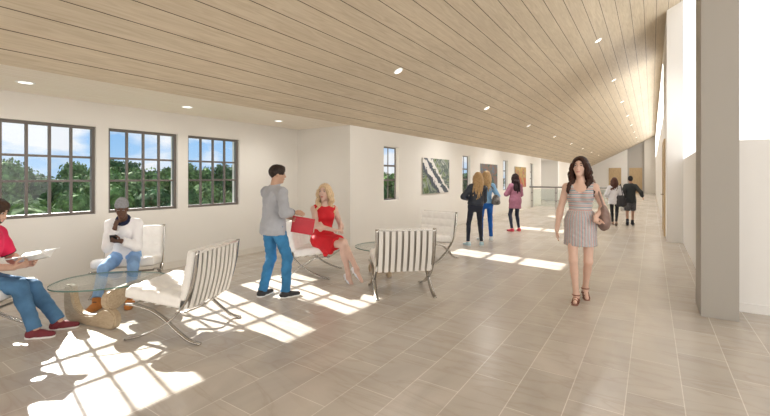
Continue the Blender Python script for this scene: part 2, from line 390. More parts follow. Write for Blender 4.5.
# ------------------------------------------------------------------ paintings
def art_mat(name, kind):
    m, nt, b = new_mat(name); co, xyz = objxyz(nt)
    if kind == 0:
        n = noise_n(nt, co, 3.0, 9, dist=1.5)
        base = ramp(nt, n, [(.3,(.015,.035,.02)),(.42,(.12,.18,.05)),(.49,(.30,.33,.30)),(.54,(.06,.09,.07)),(.62,(.10,.14,.12)),(.72,(.50,.50,.46))])
        n2 = noise_n(nt, co, 7.0, 5, dist=.5)
        # diagonal coordinate running down to the right
        dg = math_n(nt, 'ADD', math_n(nt, 'MULTIPLY', xyz[1], .62), math_n(nt, 'MULTIPLY', xyz[2], .8))
        dg = math_n(nt, 'ADD', dg, math_n(nt, 'MULTIPLY', math_n(nt, 'SUBTRACT', n2, .5), .35))
        band = ramp(nt, math_n(nt, 'ADD', dg, .5), [(0,(0,0,0)),(.26,(0,0,0)),(.28,(1,1,1)),(.43,(1,1,1)),(.45,(0,0,0)),(.57,(0,0,0)),(.59,(1,1,1)),(.66,(1,1,1)),(.68,(0,0,0))])
        dark = ramp(nt, math_n(nt, 'ADD', dg, .5), [(0,(0,0,0)),(.10,(0,0,0)),(.14,(1,1,1)),(.28,(1,1,1)),(.30,(0,0,0)),(.43,(0,0,0)),(.45,(1,1,1)),(.55,(1,1,1)),(.58,(0,0,0))])
        c = mixc(nt, math_n(nt,'MULTIPLY',dark.outputs[0], .85), base.outputs[0], (.025,.035,.07))
        c = mixc(nt, math_n(nt,'MULTIPLY',band.outputs[0], .9), c, (.72,.69,.66))
    elif kind == 1:
        n = noise_n(nt, co, 3.2, 4, dist=1.)
        c = ramp(nt, n, [(.36,(.01,.05,.05)),(.44,(.03,.12,.10)),(.48,(.20,.04,.02)),(.51,(.03,.12,.11)),(.56,(.22,.07,.03)),(.62,(.04,.12,.18))]).outputs[0]
    else:
        n = noise_n(nt, co, 3.0, 4, dist=1.)
        n = math_n(nt, 'ADD', n, math_n(nt, 'MULTIPLY', xyz[2], -.25))
        c = ramp(nt, n, [(.28,(.05,.12,.12)),(.4,(.30,.22,.05)),(.47,(.50,.28,.06)),(.53,(.08,.14,.12)),(.57,(.45,.12,.02)),(.66,(.35,.02,.015))]).outputs[0]
    nt.links.new(c, b.inputs['Base Color']); b.inputs['Roughness'].default_value = .5
    return m
CANV = simple('canvas_edge', (.5,.48,.44), .8)
for k, (a, b_, z0, z1, lab) in enumerate([(9.42,11.1,1.06,2.03,'abstract painting with two pale diagonal strokes over green and navy'),
        (13.8,15.62,1.06,2.0,'dark teal and rust abstract painting behind the blonde women'),
        (18.1,19.95,1.05,1.99,'yellow, orange and red abstract painting beside the woman in pink')]):
    e = empty('painting', (XC, (a+b_)/2, (z0+z1)/2), 0, lab, 'painting', None)
    h, w = (z1-z0)/2, (b_-a)/2
    newbox('stretcher', CANV, .004, .03, -w, w, -h, h, e)
    newbox('canvas', art_mat(f'painted_canvas_{k}', k), .0301, .034, -w, w, -h, h, e)

# ------------------------------------------------------------------ lounge chairs
def cushion(L, W, T, nu, nv):
    """tufted pad: length L (u), width W (v), thickness T; tufted on top"""
    bm = bmesh.new(); NU, NV = nu*8, nv*8
    def top(u, v):
        s = abs(math.sin(PI*u*nu))**.45 * abs(math.sin(PI*v*nv))**.45
        e = min(u, 1-u)*L; g = min(v, 1-v)*W; ed = min(1., min(e, g)/.03)
        return T*.5*(.52 + .38*math.sqrt(max(0, 1-(1-ed)**2))) + .017*s
    G = [[bm.verts.new(((v/NV-.5)*W, (u/NU-.5)*L, top(u/NU, v/NV))) for v in range(NV+1)] for u in range(NU+1)]
    for i in range(NU):
        for j in range(NV): bm.faces.new((G[i][j], G[i][j+1], G[i+1][j+1], G[i+1][j]))
    loop = [G[0][j] for j in range(NV+1)] + [G[i][NV] for i in range(1, NU+1)] + [G[NU][j] for j in range(NV-1, -1, -1)] + [G[i][0] for i in range(NU-1, 0, -1)]
    prev = loop
    for (zz, sh) in ((-T*.38, 1.0), (-T*.5, .975)):
        cur = [bm.verts.new((v.co.x*sh, v.co.y*sh, zz)) for v in loop]
        n = len(loop)
        for i in range(n): bm.faces.new((prev[i], cur[i], cur[(i+1)%n], prev[(i+1)%n]))
        prev = cur
    bm.faces.new(prev[::-1])
    bmesh.ops.recalc_face_normals(bm, faces=bm.faces[:])
    return bm
def xform(bm, M): bm.transform(M); return bm
CW_ = .37  # half width
def make_chair(label):
    r = empty('lounge_chair', (0,0,0), 0, label, 'chair', None)
    A = catmull([(0,-.355,.84),(0,-.325,.62),(0,-.26,.41),(0,-.14,.25),(0,.04,.125),(0,.22,.045),(0,.37,.008)], 6)
    B = catmull([(0,.37,.335),(0,.25,.325),(0,.10,.285),(0,-.03,.21),(0,-.15,.115),(0,-.27,.035),(0,-.38,.008)], 6)
    for s in (-1, 1):
        bm = bmesh.new()
        flatbar(bm, [(s*(CW_-.018), p[1], p[2]) for p in A], (1,0,0), 0.042, .014)
        flatbar(bm, [(s*(CW_-.018), p[1], p[2]) for p in B], (1,0,0), .040, .014)
        mesh_obj('side_frame', bm, STEEL, r, True)
    for (y, z, w) in ((-.352,.825,.022), (-.225,.325,.026), (.34,.318,.02)):
        bm = bmesh.new(); flatbar(bm, [(-CW_+.03, y, z), (CW_-.03, y, z)], (0,.3,1), w, .012); mesh_obj('cross_bar', bm, STEEL, r)
    # seat cushion
    bm = cushion(.60, .70, .105, 4, 5); M = Matrix.Translation((0,.075,.40)) @ Matrix.Rotation(math.radians(8), 4, 'X'); xform(bm, M)
    mesh_obj('seat', bm, LEATH, r, True)
    # backrest: local u along up-direction of the back, top face towards the sitter
    bm = cushion(.53, .70, .085, 4, 5)
    up = Vector((0,-.085,.46)).normalized(); n = Vector((0, up.z, -up.y)); R_ = Matrix((( -1,0,0),(0,up.y,n.y),(0,up.z,n.z))).to_4x4()
    c = Vector((0,-.245,.578)); xform(bm, Matrix.Translation(c) @ R_)
    bmesh.ops.recalc_face_normals(bm, faces=bm.faces[:])
    mesh_obj('backrest', bm, LEATH, r, True)
    # grey sheet standing in for shade between the vertical leather straps behind the backrest
    bm = bmesh.new(); box(bm, -.335, .335, -.26, .255, -.004, .004); xform(bm, Matrix.Translation(c - n*.047) @ R_); mesh_obj('gap_shade_panel', bm, GAPSHADE, r)
    for k in range(9):
        x = -.304 + k*.076; bm = bmesh.new()
        pts = []
        for i in range(11):
            t = -.265 + .52*i/10; bow = .020*math.cos(PI*(i/10-.5))
            pts.append((x, 0, 0) + Vector(()) if False else Vector((x, 0, 0)) + c + up*t - n*(.058+bow))
        flatbar(bm, pts, (1,0,0), .047, .010)
        mesh_obj('strap', bm, STRAP, r)
    # seat straps underneath
    for k in range(5):
        y = -.17 + k*.115; bm = bmesh.new(); flatbar(bm, [(-CW_+.03, y, .338+.14*(y-.075)), (CW_-.03, y, .338+.14*(y-.075))], (0,1,0), .04, .006); mesh_obj('seat_strap', bm, STRAP, r)
    return r
def copy_tree(o, parent=None):
    c = o.copy(); col.objects.link(c); c.parent = parent
    for ch in [k for k in o.children]: copy_tree(ch, c)
    return c
chairs = [  # x, y, forward angle (deg), label
 (-3.857,2.22,205,'ivory lounge chair in the left foreground, seen from behind beside the left coffee table'),
 (-5.24,.92,42,'ivory lounge chair at the left picture edge under the man in red'),
 (-5.80,2.56,-36,'ivory lounge chair under the man in the beanie'),
 (-4.42,4.60,25,'ivory lounge chair under the woman in the red dress'),
 (-2.77,4.52,133,'ivory lounge chair seen squarely from behind in the middle, in front of the second table'),
 (-3.42,6.60,262,'empty ivory lounge chair facing the camera near the first painting'),
]
first = make_chair(chairs[0][3])
chobj = []
for i, (x, y, a, lab) in enumerate(chairs):
    o = first if i == 0 else copy_tree(first)
    o.location = (x, y, 0); o.rotation_euler = (0, 0, math.radians(a-90)); o['label'] = lab; o['group'] = 'ivory leather lounge chairs'
    chobj.append(o)
CH_SC = [1.0, 1.0, .98, 1.0, 1.03, 1.02]
for o, s in zip(chobj, CH_SC): o.scale = (s, s, s)

# ------------------------------------------------------------------ coffee tables
def smooth_poly(pts, n=6):
    P = [Vector((*p, 0)) for p in pts]; N = len(P); out = []
    for i in range(N):
        a, b, c, d = P[i-1], P[i], P[(i+1)%N], P[(i+2)%N]
        for k in range(n):
            t = k/n; q = .5*((2*b)+(c-a)*t+(2*a-5*b+4*c-d)*t*t+(3*b-a-3*c+d)*t**3); out.append((q.x, q.y))
    return out
LEG = [(.0,.36),(.035,.378),(.075,.375),(.10,.35),(.115,.25),(.15,.17),(.22,.12),(.32,.105),(.42,.125),(.50,.175),(.56,.198),(.63,.188),(.675,.14),(.68,.07),(.65,.015),(.57,.0),(.35,.0),(.12,.0),(.04,.02),(.005,.08),(-.008,.2)]
def coffee_table(label, px, py, ang_low, ang_up, L1, L2, gc, gang, ga, gb):
    """px,py pivot (blob of both legs)"""
    r = empty('coffee_table', (px, py, 0), 0, label, 'table', None)
    for up, ang, L in ((0, ang_low, L1), (1, ang_up, L2)):
        poly = [((x-.60)*L/.6, (z if not up else .39-z)) for x, z in smooth_poly(LEG, 5)]
        bm = bmesh.new(); fa, fb = prism(bm, poly, .075)
        bmesh.ops.recalc_face_normals(bm, faces=bm.faces[:])
        ed = [e for e in bm.edges if len([f for f in e.link_faces if len(f.verts) > 4]) == 1]
        bmesh.ops.bevel(bm, geom=ed, offset=.014, segments=3, affect='EDGES')
        # the finger points towards -x of the outline: turn it towards ang
        xform(bm, Matrix.Rotation(math.radians(ang+180), 4, 'Z'))
        if up: pass
        o = mesh_obj('wooden_leg', bm, ASH, r, False)
    bm = bmesh.new(); n = 72; pts = []
    for k in range(n):
        t = 2*PI*k/n; rr = 1 + .07*math.cos(3*t)
        x, y = ga*math.cos(t)*rr, gb*math.sin(t)*rr; c, s = math.cos(math.radians(gang)), math.sin(math.radians(gang))
        pts.append((gc[0]-px + x*c-y*s, gc[1]-py + x*s+y*c))
    prism(bm, pts, .014, 'xy')
    for f in bm.faces: f.material_index = 0 if len(f.verts) > 4 else 1
    xform(bm, Matrix.Translation((0,0,.399)))
    bmesh.ops.recalc_face_normals(bm, faces=bm.faces[:])
    mesh_obj('glass_top', bm, [TGLASS, GEDGE], r)
    return r
coffee_table('glass coffee table on sculpted ash legs between the men in the left foreground', -4.46, 1.80, 192.5, 120, .68, .80, (-4.83,1.93), 46, .55, .40)
coffee_table('second glass coffee table, mostly hidden behind the middle chair', -3.62, 5.10, 60, -15, .55, .40, (-3.52,5.42), 70, .60, .45)

# ------------------------------------------------------------------ glass railing
r = empty('glass_railing', (-3.1, 20.7, 0), 0, 'steel and glass railing across the far end of the corridor', 'railing', None)
def rp(x, y): return (x+3.1, y-20.7)
posts = [(-4.98,20.7),(-3.85,20.7),(-2.5,20.7),(-1.1,20.7)]
sideposts = [(-1.1,22.6),(-1.1,24.5),(-1.1,26.4),(-1.1,28.3)]
for x, y in posts+sideposts:
    a, b = rp(x, y); bm = bmesh.new(); box(bm, a-.05, a-.018, b-.012, b+.012, 0, 1.0); box(bm, a+.018, a+.05, b-.012, b+.012, 0, 1.0); cyl(bm, (a, b, 0), (a, b, .012), .06)
    for z in (.35,.75): box(bm, a-.045, a+.045, b-.02, b+.02, z-.025, z+.025)
    mesh_obj('post', bm, simple('post_steel', (.28,.27,.26), .4, .9) if 'post_steel' not in bpy.data.materials else bpy.data.materials['post_steel'], r)
for (x0, x1) in ((-4.93,-3.9),(-3.8,-2.55),(-2.45,-1.15)):
    newbox('glass_panel', RGLASS, x0+3.1, x1+3.1, -.006, .006, .08, .93, r)
for (y0, y1) in ((20.75,22.55),(22.65,24.45),(24.55,26.35),(26.45,28.25)):
    newbox('glass_panel', RGLASS, 2.0-.006, 2.0+.006, y0-20.7, y1-20.7, .08, .93, r)
bm = bmesh.new(); tube(bm, [(-2.0,0,1.03),(0,0,1.03),(1.99,0,1.03)], .036); tube(bm, [(2.0,-.0,1.03),(2.0,3.5,1.03),(2.0,7.6,1.03)], .026)
mesh_obj('handrail', bm, bpy.data.materials['post_steel'], r, True)

# ------------------------------------------------------------------ outside: ground and trees
GR = simple('meadow', (.10,.16,.05), .9, noise=.3, nscale=.5)
o = newbox('ground_outside', GR, -140, -7.2, -60, 190, -5.4, -5.0); S(o, 'green ground outside the windows', 'ground')
def leaf_mat(name, c):
    m, nt, b = new_mat(name); co, xyz = objxyz(nt)
    n = noise_n(nt, co, 2.6, 5)
    r_ = ramp(nt, n, [(.35,tuple(v*.55 for v in c)),(.5,c),(.65,tuple(min(1,v*1.7) for v in c))])
    nt.links.new(r_.outputs[0], b.inputs['Base Color']); b.inputs['Roughness'].default_value = .9; b.inputs['Specular IOR Level'].default_value = .05; return m
LEAFS = [leaf_mat('leaves_a', (.12,.195,.07)), leaf_mat('leaves_b', (.07,.13,.055)), leaf_mat('leaves_c', (.14,.21,.08))]
BARK = simple('bark', (.12,.09,.07), .9, noise=.2)
def crown_mesh(seed, R_, H, nleaf, m, core):
    rnd = random.Random(seed); bm = bmesh.new()
    blobs = [(Vector((0,0,0)), R_*.72)]
    for k in range(16):
        a = rnd.uniform(0, 2*PI); q = rnd.uniform(.3,.75)*R_; z = rnd.uniform(-.6,.75)*H
        q *= math.sqrt(max(.1, 1-(z/H)**2)); blobs.append((Vector((q*math.cos(a), q*math.sin(a), z)), rnd.uniform(.28,.45)*R_))
    for c, r in blobs:
        M = Matrix.Translation(c) @ Matrix.Diagonal((r*.88, r*.88, r*.88*.9, 1))
        g = bmesh.ops.create_icosphere(bm, subdivisions=2, radius=1, matrix=M)
        for v in g['verts']: v.co += (v.co-c).normalized()*rnd.uniform(-.12,.12)*r
    for f in bm.faces: f.material_index = 0
    for _ in range(nleaf):
        c, r = blobs[rnd.randrange(len(blobs))]
        d = Vector((rnd.gauss(0,1), rnd.gauss(0,1), rnd.gauss(.2,1))).normalized(); p = c + Vector((d.x*r, d.y*r, d.z*r*.9))*rnd.uniform(.9,1.12)
        s = rnd.uniform(.10,.22); u = (d.orthogonal().normalized() + Vector((rnd.uniform(-.6,.6),)*3)).normalized(); w = (d + Vector((rnd.uniform(-.9,.9), rnd.uniform(-.9,.9), rnd.uniform(-.9,.9)))).cross(u).normalized()
        vs = [bm.verts.new(p + q) for q in (-u*s, -w*s*.5, u*s, w*s*.5)]; bm.faces.new(vs)
    me = bpy.data.meshes.new('crown'); bm.to_mesh(me); bm.free(); me.materials.append(m); return me
crowns = [crown_mesh(s, 2.7, 2.5, 3800, LEAFS[s%3], None) for s in range(6)]
bm = bmesh.new(); cyl(bm, (0,0,0), (0,0,4.5), .28, .15, 10); TR = bpy.data.meshes.new('trunk'); bm.to_mesh(TR); bm.free(); TR.materials.append(BARK)
rnd = random.Random(5)
kk = 0
for row, (x0, n, y0, dy, top) in enumerate([(-27, 11, 0, 3.7, .9), (-33, 14, 2, 4.0, 1.9), (-40, 28, 4, 4.4, 2.3)]):
    for i in range(n):
        x = x0 + rnd.uniform(-1.2,1.2); y = y0 + i*dy + rnd.uniform(-.9,.9); s = rnd.uniform(.85,1.15)
        zc_ = top + rnd.uniform(-.8,.5) - 2.3*s
        lab = ['leafy green tree in the front row outside the windows', 'leafy green tree in the middle row outside the windows', 'tall leafy green tree in the back row outside the windows'][row]
        grp = ['front row of trees outside the windows', 'middle row of trees outside the windows', 'back row of trees outside the windows'][row]
        e = empty('tree', (x, y, -5), rnd.uniform(0, 6.28), lab, 'tree', grp)
        c = bpy.data.objects.new('crown', crowns[kk % 6]); col.objects.link(c); c.parent = e; c.location = (0,0,zc_+5); c.scale = (s, s, s*1.05)
        t = bpy.data.objects.new('trunk', TR); col.objects.link(t); t.parent = e; t.scale = (1,1,(zc_+5)/4.5)
        kk += 1
# lower shrubs filling the slope
shr = crown_mesh(77, 2.2, 1.6, 3000, LEAFS[2], None)
for i in range(16):
    e = bpy.data.objects.new('shrub', shr); col.objects.link(e)
    e.location = (-22.5+rnd.uniform(-.7,.7), 1+i*2.7, -3.4+rnd.uniform(-.3,.3)); e.rotation_euler = (0,0,rnd.uniform(0,6)); e.scale = (1,1,1.1)
    tag(e, 'dense green shrub below the trees outside the windows', 'shrub', 'shrubs below the trees outside')

# ------------------------------------------------------------------ sky, sun, camera
w = bpy.data.worlds.new('sky'); scene.world = w; w.use_nodes = True; nt = w.node_tree; bg = nt.nodes['Background']
tc = nt.nodes.new('ShaderNodeTexCoord'); sp = nt.nodes.new('ShaderNodeSeparateXYZ'); nt.links.new(tc.outputs['Generated'], sp.inputs[0])
skyc = ramp(nt, sp.outputs[2], [(0,(.52,.72,.93)),(.06,(.36,.62,.93)),(.22,(.15,.42,.83)),(.6,(.10,.30,.7))])
nz = noise_n(nt, tc.outputs['Generated'], 5.5, 8, (1,1,2.2), (2.3,.4,.1), dist=.3)
cm = ramp(nt, nz, [(.47,(0,0,0)),(.58,(1,1,1))])
c = mixc(nt, cm.outputs[0], skyc.outputs[0], (.93,.95,.98))
nt.links.new(c, bg.inputs[0]); bg.inputs[1].default_value = 1.0
sd = bpy.data.lights.new('sun', 'SUN'); sd.energy = 20.; sd.angle = math.radians(.6); sd.color = (1,.955,.88)
so = bpy.data.objects.new('sun', sd); col.objects.link(so); so.rotation_euler = Vector((4.06,-.73,-2.23)).to_track_quat('-Z','Y').to_euler()
so.location = (-20, 5, 12)
cam = bpy.data.cameras.new('camera'); co_ = bpy.data.objects.new('camera', cam); col.objects.link(co_); scene.camera = co_
co_.location = (0,0,1.5); co_.rotation_euler = (PI/2, 0, math.radians(33.7)); cam.sensor_width = 36; cam.lens = 36*400/770; cam.shift_y = -30.5/770; cam.clip_end = 500
scene.view_settings.view_transform = 'Standard'; scene.view_settings.look = 'None'; scene.view_settings.exposure = 0.0; scene.view_settings.gamma = 1
scene.view_settings.use_curve_mapping = False
scene.cycles.use_denoising = True; scene.cycles.max_bounces = 10; scene.cycles.diffuse_bounces = 6; scene.cycles.transparent_max_bounces = 16
scene.cycles.sample_clamp_indirect = 6
# ------------------------------------------------------------------ people: implicit surfaces, one continuous mesh per piece
def V(*a): return np.array(a, dtype=float)
def nrm(v): v = np.asarray(v, float); return v/(np.linalg.norm(v)+1e-12)
class Field:
    def __init__(s): s.p = []; s.cuts = []
    def add(s, fn, lo, hi, k=.02, op='add'): s.p.append((fn, np.array(lo), np.array(hi), k, op)); return s
    def cap(s, a, b, r0, r1=None, k=.02, ax=None, fl=1., cuts=(), op='add'):
        """tapered capsule; fl>1 flattens it along ax"""
        r1 = r0 if r1 is None else r1; a = np.asarray(a, float); b = np.asarray(b, float); ab = b-a; L2 = ab@ab+1e-12
        R = max(r0, r1)
        def fn(X, Y, Z):
            px, py, pz = X-a[0], Y-a[1], Z-a[2]
            t = np.clip((px*ab[0]+py*ab[1]+pz*ab[2])/L2, 0, 1)
            qx, qy, qz = px-t*ab[0], py-t*ab[1], pz-t*ab[2]
            d2 = qx*qx+qy*qy+qz*qz
            if ax is not None and fl != 1.:
                w = qx*ax[0]+qy*ax[1]+qz*ax[2]; d2 = d2 + w*w*(fl*fl-1)
            d = np.sqrt(d2)-(r0+(r1-r0)*t)
            for (c, n) in cuts: d = np.maximum(d, (X-c[0])*n[0]+(Y-c[1])*n[1]+(Z-c[2])*n[2])
            return d
        return s.add(fn, np.minimum(a, b)-R, np.maximum(a, b)+R, k, op)
    def ell(s, c, r, B=None, k=.02, op='add', cuts=()):
        c = np.asarray(c, float); r = np.asarray(r, float); B = np.eye(3) if B is None else np.asarray(B); R = r.max()
        def fn(X, Y, Z):
            px, py, pz = X-c[0], Y-c[1], Z-c[2]
            u = [(px*B[i][0]+py*B[i][1]+pz*B[i][2]) for i in range(3)]
            k0 = np.sqrt(sum((u[i]/r[i])**2 for i in range(3)))+1e-9; k1 = np.sqrt(sum((u[i]/r[i]**2)**2 for i in range(3)))+1e-9
            d = k0*(k0-1)/k1
            for (cc, n) in cuts: d = np.maximum(d, (X-cc[0])*n[0]+(Y-cc[1])*n[1]+(Z-cc[2])*n[2])
            return d
        return s.add(fn, c-R, c+R, k, op)
    def chain(s, pts, rs, k=.02, **kw):
        for i in range(len(pts)-1): s.cap(pts[i], pts[i+1], rs[i], rs[i+1], k, **kw)
        return s
    def cut(s, c, n): s.cuts.append((np.asarray(c, float), nrm(n))); return s
    def build(s, h, wr=0., wf=28., seed=0.):
        lo = np.min([p[1] for p in s.p if p[4] == 'add'], 0)-.03-2*h; hi = np.max([p[2] for p in s.p if p[4] == 'add'], 0)+.03+2*h
        n = np.ceil((hi-lo)/h).astype(int)+1
        ax = [(lo[i]+h*np.arange(n[i])) for i in range(3)]
        f = np.full(n, .5, dtype=np.float32)
        for fn, a, b, k, op in s.p:
            m = k+2*h+.012
            i0 = np.clip(np.floor((a-m-lo)/h).astype(int), 0, n); i1 = np.clip(np.ceil((b+m-lo)/h).astype(int)+1, 0, n)
            if np.any(i1 <= i0): continue
            sl = tuple(slice(i0[i], i1[i]) for i in range(3))
            d = fn(ax[0][sl[0]][:, None, None], ax[1][sl[1]][None, :, None], ax[2][sl[2]][None, None, :]).astype(np.float32)
            g = f[sl]
            if op == 'sub': d = -d; hh = np.clip(.5-.5*(d-g)/k, 0, 1); f[sl] = -( -g*hh - d*(1-hh)) if False else np.maximum(g, d) + .25*np.maximum(k-np.abs(g-d), 0)**2/k
            else: f[sl] = np.minimum(g, d) - .25*np.maximum(k-np.abs(g-d), 0)**2/k
        X, Y, Z = ax[0][:, None, None], ax[1][None, :, None], ax[2][None, None, :]
        if wr > 0:
            q = seed
            f += (wr*(np.sin(X*wf*1.3+np.sin(Z*wf*.9+q)*1.8+q)*np.sin(Z*wf*1.1+np.sin(Y*wf*.8+q*2)*1.6)*.6 + .4*np.sin((X+Y*.7-Z*.8)*wf*2.1+q*3)*np.sin(Z*wf*.7+X*wf*.6+q))).astype(np.float32)
        for c, nn in s.cuts: f = np.maximum(f, ((X-c[0])*nn[0]+(Y-c[1])*nn[1]+(Z-c[2])*nn[2]).astype(np.float32))
        return nets(f, lo, h)
def nets(f, lo, h):
    s = f < 0; nx, ny, nz = f.shape
    cnt = np.zeros((nx-1, ny-1, nz-1), dtype=np.uint8)
    for i in (0,1):
        for j in (0,1):
            for k in (0,1): cnt += s[i:nx-1+i, j:ny-1+j, k:nz-1+k]
    act = (cnt > 0) & (cnt < 8); idx = np.argwhere(act)
    vid = np.full(act.shape, -1, dtype=np.int64); vid[act] = np.arange(len(idx))
    C = [(i,j,k) for i in (0,1) for j in (0,1) for k in (0,1)]
    val = {c: f[idx[:,0]+c[0], idx[:,1]+c[1], idx[:,2]+c[2]] for c in C}
    acc = np.zeros((len(idx), 3)); num = np.zeros(len(idx))
    for a in C:
        for d in range(3):
            if a[d]: continue
            b = tuple(1 if q == d else a[q] for q in range(3)); fa, fb = val[a], val[b]
            m = (fa < 0) != (fb < 0); t = np.where(m, fa/(fa-fb+1e-20), 0)
            for q in range(3): acc[:, q] += np.where(m, (t if q == d else a[q]), 0)
            num += m
    v = (idx + acc/num[:, None])*h + lo
    faces = []
    for d in range(3):
        sl0 = [slice(None)]*3; sl1 = [slice(None)]*3; sl0[d] = slice(0, -1); sl1[d] = slice(1, None)
        A, B = s[tuple(sl0)], s[tuple(sl1)]; e = np.argwhere(A != B); sg = A[tuple(e.T)]
        u, w = [(1,2),(2,0),(0,1)][d]
        ok = (e[:,u] > 0) & (e[:,w] > 0) & (e[:,u] < f.shape[u]-1) & (e[:,w] < f.shape[w]-1); e = e[ok]; sg = sg[ok]
        def g(du, dw):
            q = e.copy(); q[:,u] += du; q[:,w] += dw; return vid[tuple(q.T)]
        Q = np.stack([g(-1,-1), g(0,-1), g(0,0), g(-1,0)], 1); Q[~sg] = Q[~sg][:, ::-1]; faces.append(Q)
    return v, np.concatenate(faces)
def field_obj(name, F, h, m, parent, wr=0., wf=28., seed=0., loc=None):
    v, q = F.build(h, wr, wf, seed)
    if loc is not None: v = v - np.asarray(loc)
    me = bpy.data.meshes.new(name); me.vertices.add(len(v)); me.vertices.foreach_set('co', v.astype(np.float32).ravel())
    me.loops.add(len(q)*4); me.loops.foreach_set('vertex_index', q.astype(np.int32).ravel())
    me.polygons.add(len(q)); me.polygons.foreach_set('loop_start', np.arange(0, len(q)*4, 4, dtype=np.int32)); me.polygons.foreach_set('loop_total', np.full(len(q), 4, dtype=np.int32))
    me.update(calc_edges=True); me.validate(); me.polygons.foreach_set('use_smooth', np.ones(len(me.polygons), dtype=bool))
    me.materials.append(m); o = bpy.data.objects.new(name, me); col.objects.link(o)
    if parent: o.parent = parent
    if loc is not None: o.location = tuple(loc)
    return o
def ik(a, c, l1, l2, pole):
    a, c = np.asarray(a, float), np.asarray(c, float); d = c-a; L = np.linalg.norm(d)
    if L > (l1+l2)*.998: c = a + d/L*(l1+l2)*.998; d = c-a; L = np.linalg.norm(d)
    u = d/L; x = (l1*l1-l2*l2+L*L)/(2*L); y = math.sqrt(max(0, l1*l1-x*x)); p = np.asarray(pole, float); p = nrm(p-u*(p@u))
    return a+u*x+p*y, c
def rotz(v, a): c, s = math.cos(a), math.sin(a); return V(v[0]*c-v[1]*s, v[0]*s+v[1]*c, v[2])
def skin(name, c): return simple(name, c, .5, noise=.05, nscale=12, spec=.35)
class Fig:
    """local frame: faces +Y, the person's right hand is on +X"""
    def __init__(s, label, loc, ang, sc=1., fem=False, pz=.93, lean=0., side=0., head=(0,0), armR=None, armL=None, poleR=(.6,-1,-.3), poleL=(-.6,-1,-.3),
                 ankR=(.09,0,.085), ankL=(-.09,0,.085), kpR=(.1,1,.1), kpL=(-.1,1,.1), toeR=(.12,1,0), toeL=(-.12,1,0), h=.008, cat='person', hipx=0., twist=0., w=1.):
        s.fem, s.h, s.sc = fem, h, sc
        s.root = empty('person', (loc[0], loc[1], 0), math.radians(ang-90), label, cat)
        s.root.scale = (sc*w, sc*w, sc); s.w = w
        s.P = V(hipx, 0, pz); ln = math.radians(lean); sd = math.radians(side)
        s.up = nrm(V(math.sin(sd), math.sin(ln), math.cos(ln))); tw = math.radians(twist); s.sx = V(math.cos(tw), math.sin(tw), 0); s.sx = nrm(s.sx - s.up*(s.sx@s.up)); s.fw = np.cross(s.up, s.sx)
        s.N = s.P + s.up*.50; sw = .150 if fem else .168
        s.ShR = s.N + s.sx*sw - s.up*.072; s.ShL = s.N - s.sx*sw - s.up*.072
        s.WR0 = V(*(armR or (.24,.03,.80))); s.WL0 = V(*(armL or (-.24,.03,.80)))
        s.ElR, s.WR = ik(s.ShR, s.WR0, .285, .25, poleR); s.ElL, s.WL = ik(s.ShL, s.WL0, .285, .25, poleL)
        hp = .088 if fem else .092
        s.HR = s.P + V(hp,0,-.02); s.HL = s.P + V(-hp,0,-.02)
        s.KR, s.AR = ik(s.HR, V(*ankR), .43, .42, kpR); s.KL, s.AL = ik(s.HL, V(*ankL), .43, .42, kpL)
        s.TR, s.TL = nrm(V(*toeR)), nrm(V(*toeL))
        yaw, pit = math.radians(head[0]), math.radians(head[1])      # yaw>0 to the left, pitch>0 down
        f = V(-math.sin(yaw)*math.cos(pit), math.cos(yaw)*math.cos(pit), -math.sin(pit)); s.hf = f; s.hs = nrm(np.cross(f, V(0,0,1))); s.hu = np.cross(s.hs, f)
        s.Hb = s.N + s.up*.075 + s.fw*.02; s.H = s.Hb + s.hu*.095 + s.hf*.012
        s.hb = np.array([s.hs, s.hf, s.hu]); s.bb = np.array([s.sx, s.fw, s.up])
    def torso(s, F, e=0., lo=True, k=.04):
        P, u, f, x = s.P, s.up, s.fw, s.sx; fem = s.fem
        if lo: F.ell(P+V(0,-.005,-.01), ((.168 if fem else .165)+e, (.118 if fem else .115)+e, .12+e), s.bb, k)
        F.cap(P+u*.07, P+u*.20, (.128 if fem else .142)+e, (.112 if fem else .138)+e, k, ax=f, fl=1.35)
        F.ell(P+u*.33+f*.005, ((.142 if fem else .170)+e, (.098 if fem else .112)+e, .155+e), s.bb, k)
        if fem:
            for q in (-1, 1): F.ell(P+u*.325+f*.078+x*q*.062, (.056+e,.052+e,.056+e), s.bb, .03)
        for sh in (s.ShR, s.ShL): F.cap(s.N-u*.040, sh, (.046 if fem else .056)+e, (.046 if fem else .056)+e, k)
    def arm(s, F, side, e=0., a=0., b=1., k=.025, fl=0.):
        """a..b: 0 shoulder, .5 elbow, 1 wrist"""
        S_, E, W = (s.ShR, s.ElR, s.WR) if side > 0 else (s.ShL, s.ElL, s.WL); g = .86 if s.fem else 1.
        R = [.054*g, .042*g, .030*g]
        def pt(t): return (S_+(E-S_)*t*2, R[0]+(R[1]-R[0])*t*2) if t <= .5 else (E+(W-E)*(t-.5)*2, R[1]+(R[2]-R[1])*(t-.5)*2)
        ts = [a] + ([.5] if a < .5 < b else []) + [b]; P = [pt(t) for t in ts]
        for i in range(len(P)-1):
            cuts = ()
            if i == len(P)-2 and b < 1.0 or (i == len(P)-2 and e > 0): d = nrm(P[i+1][0]-P[i][0]); cuts = ((P[i+1][0], d),)
            if i == 0 and a > 0: d = nrm(P[i][0]-P[i+1][0]); cuts = cuts + ((P[i][0], d),)
            F.cap(P[i][0], P[i+1][0], P[i][1]+e, P[i+1][1]+e+fl, k, cuts=cuts)
        if a == 0 and b > .5: # forearm muscle
            F.ell(E+(W-E)*.25, (.042*g+e,.046*g+e,.07), k=k)
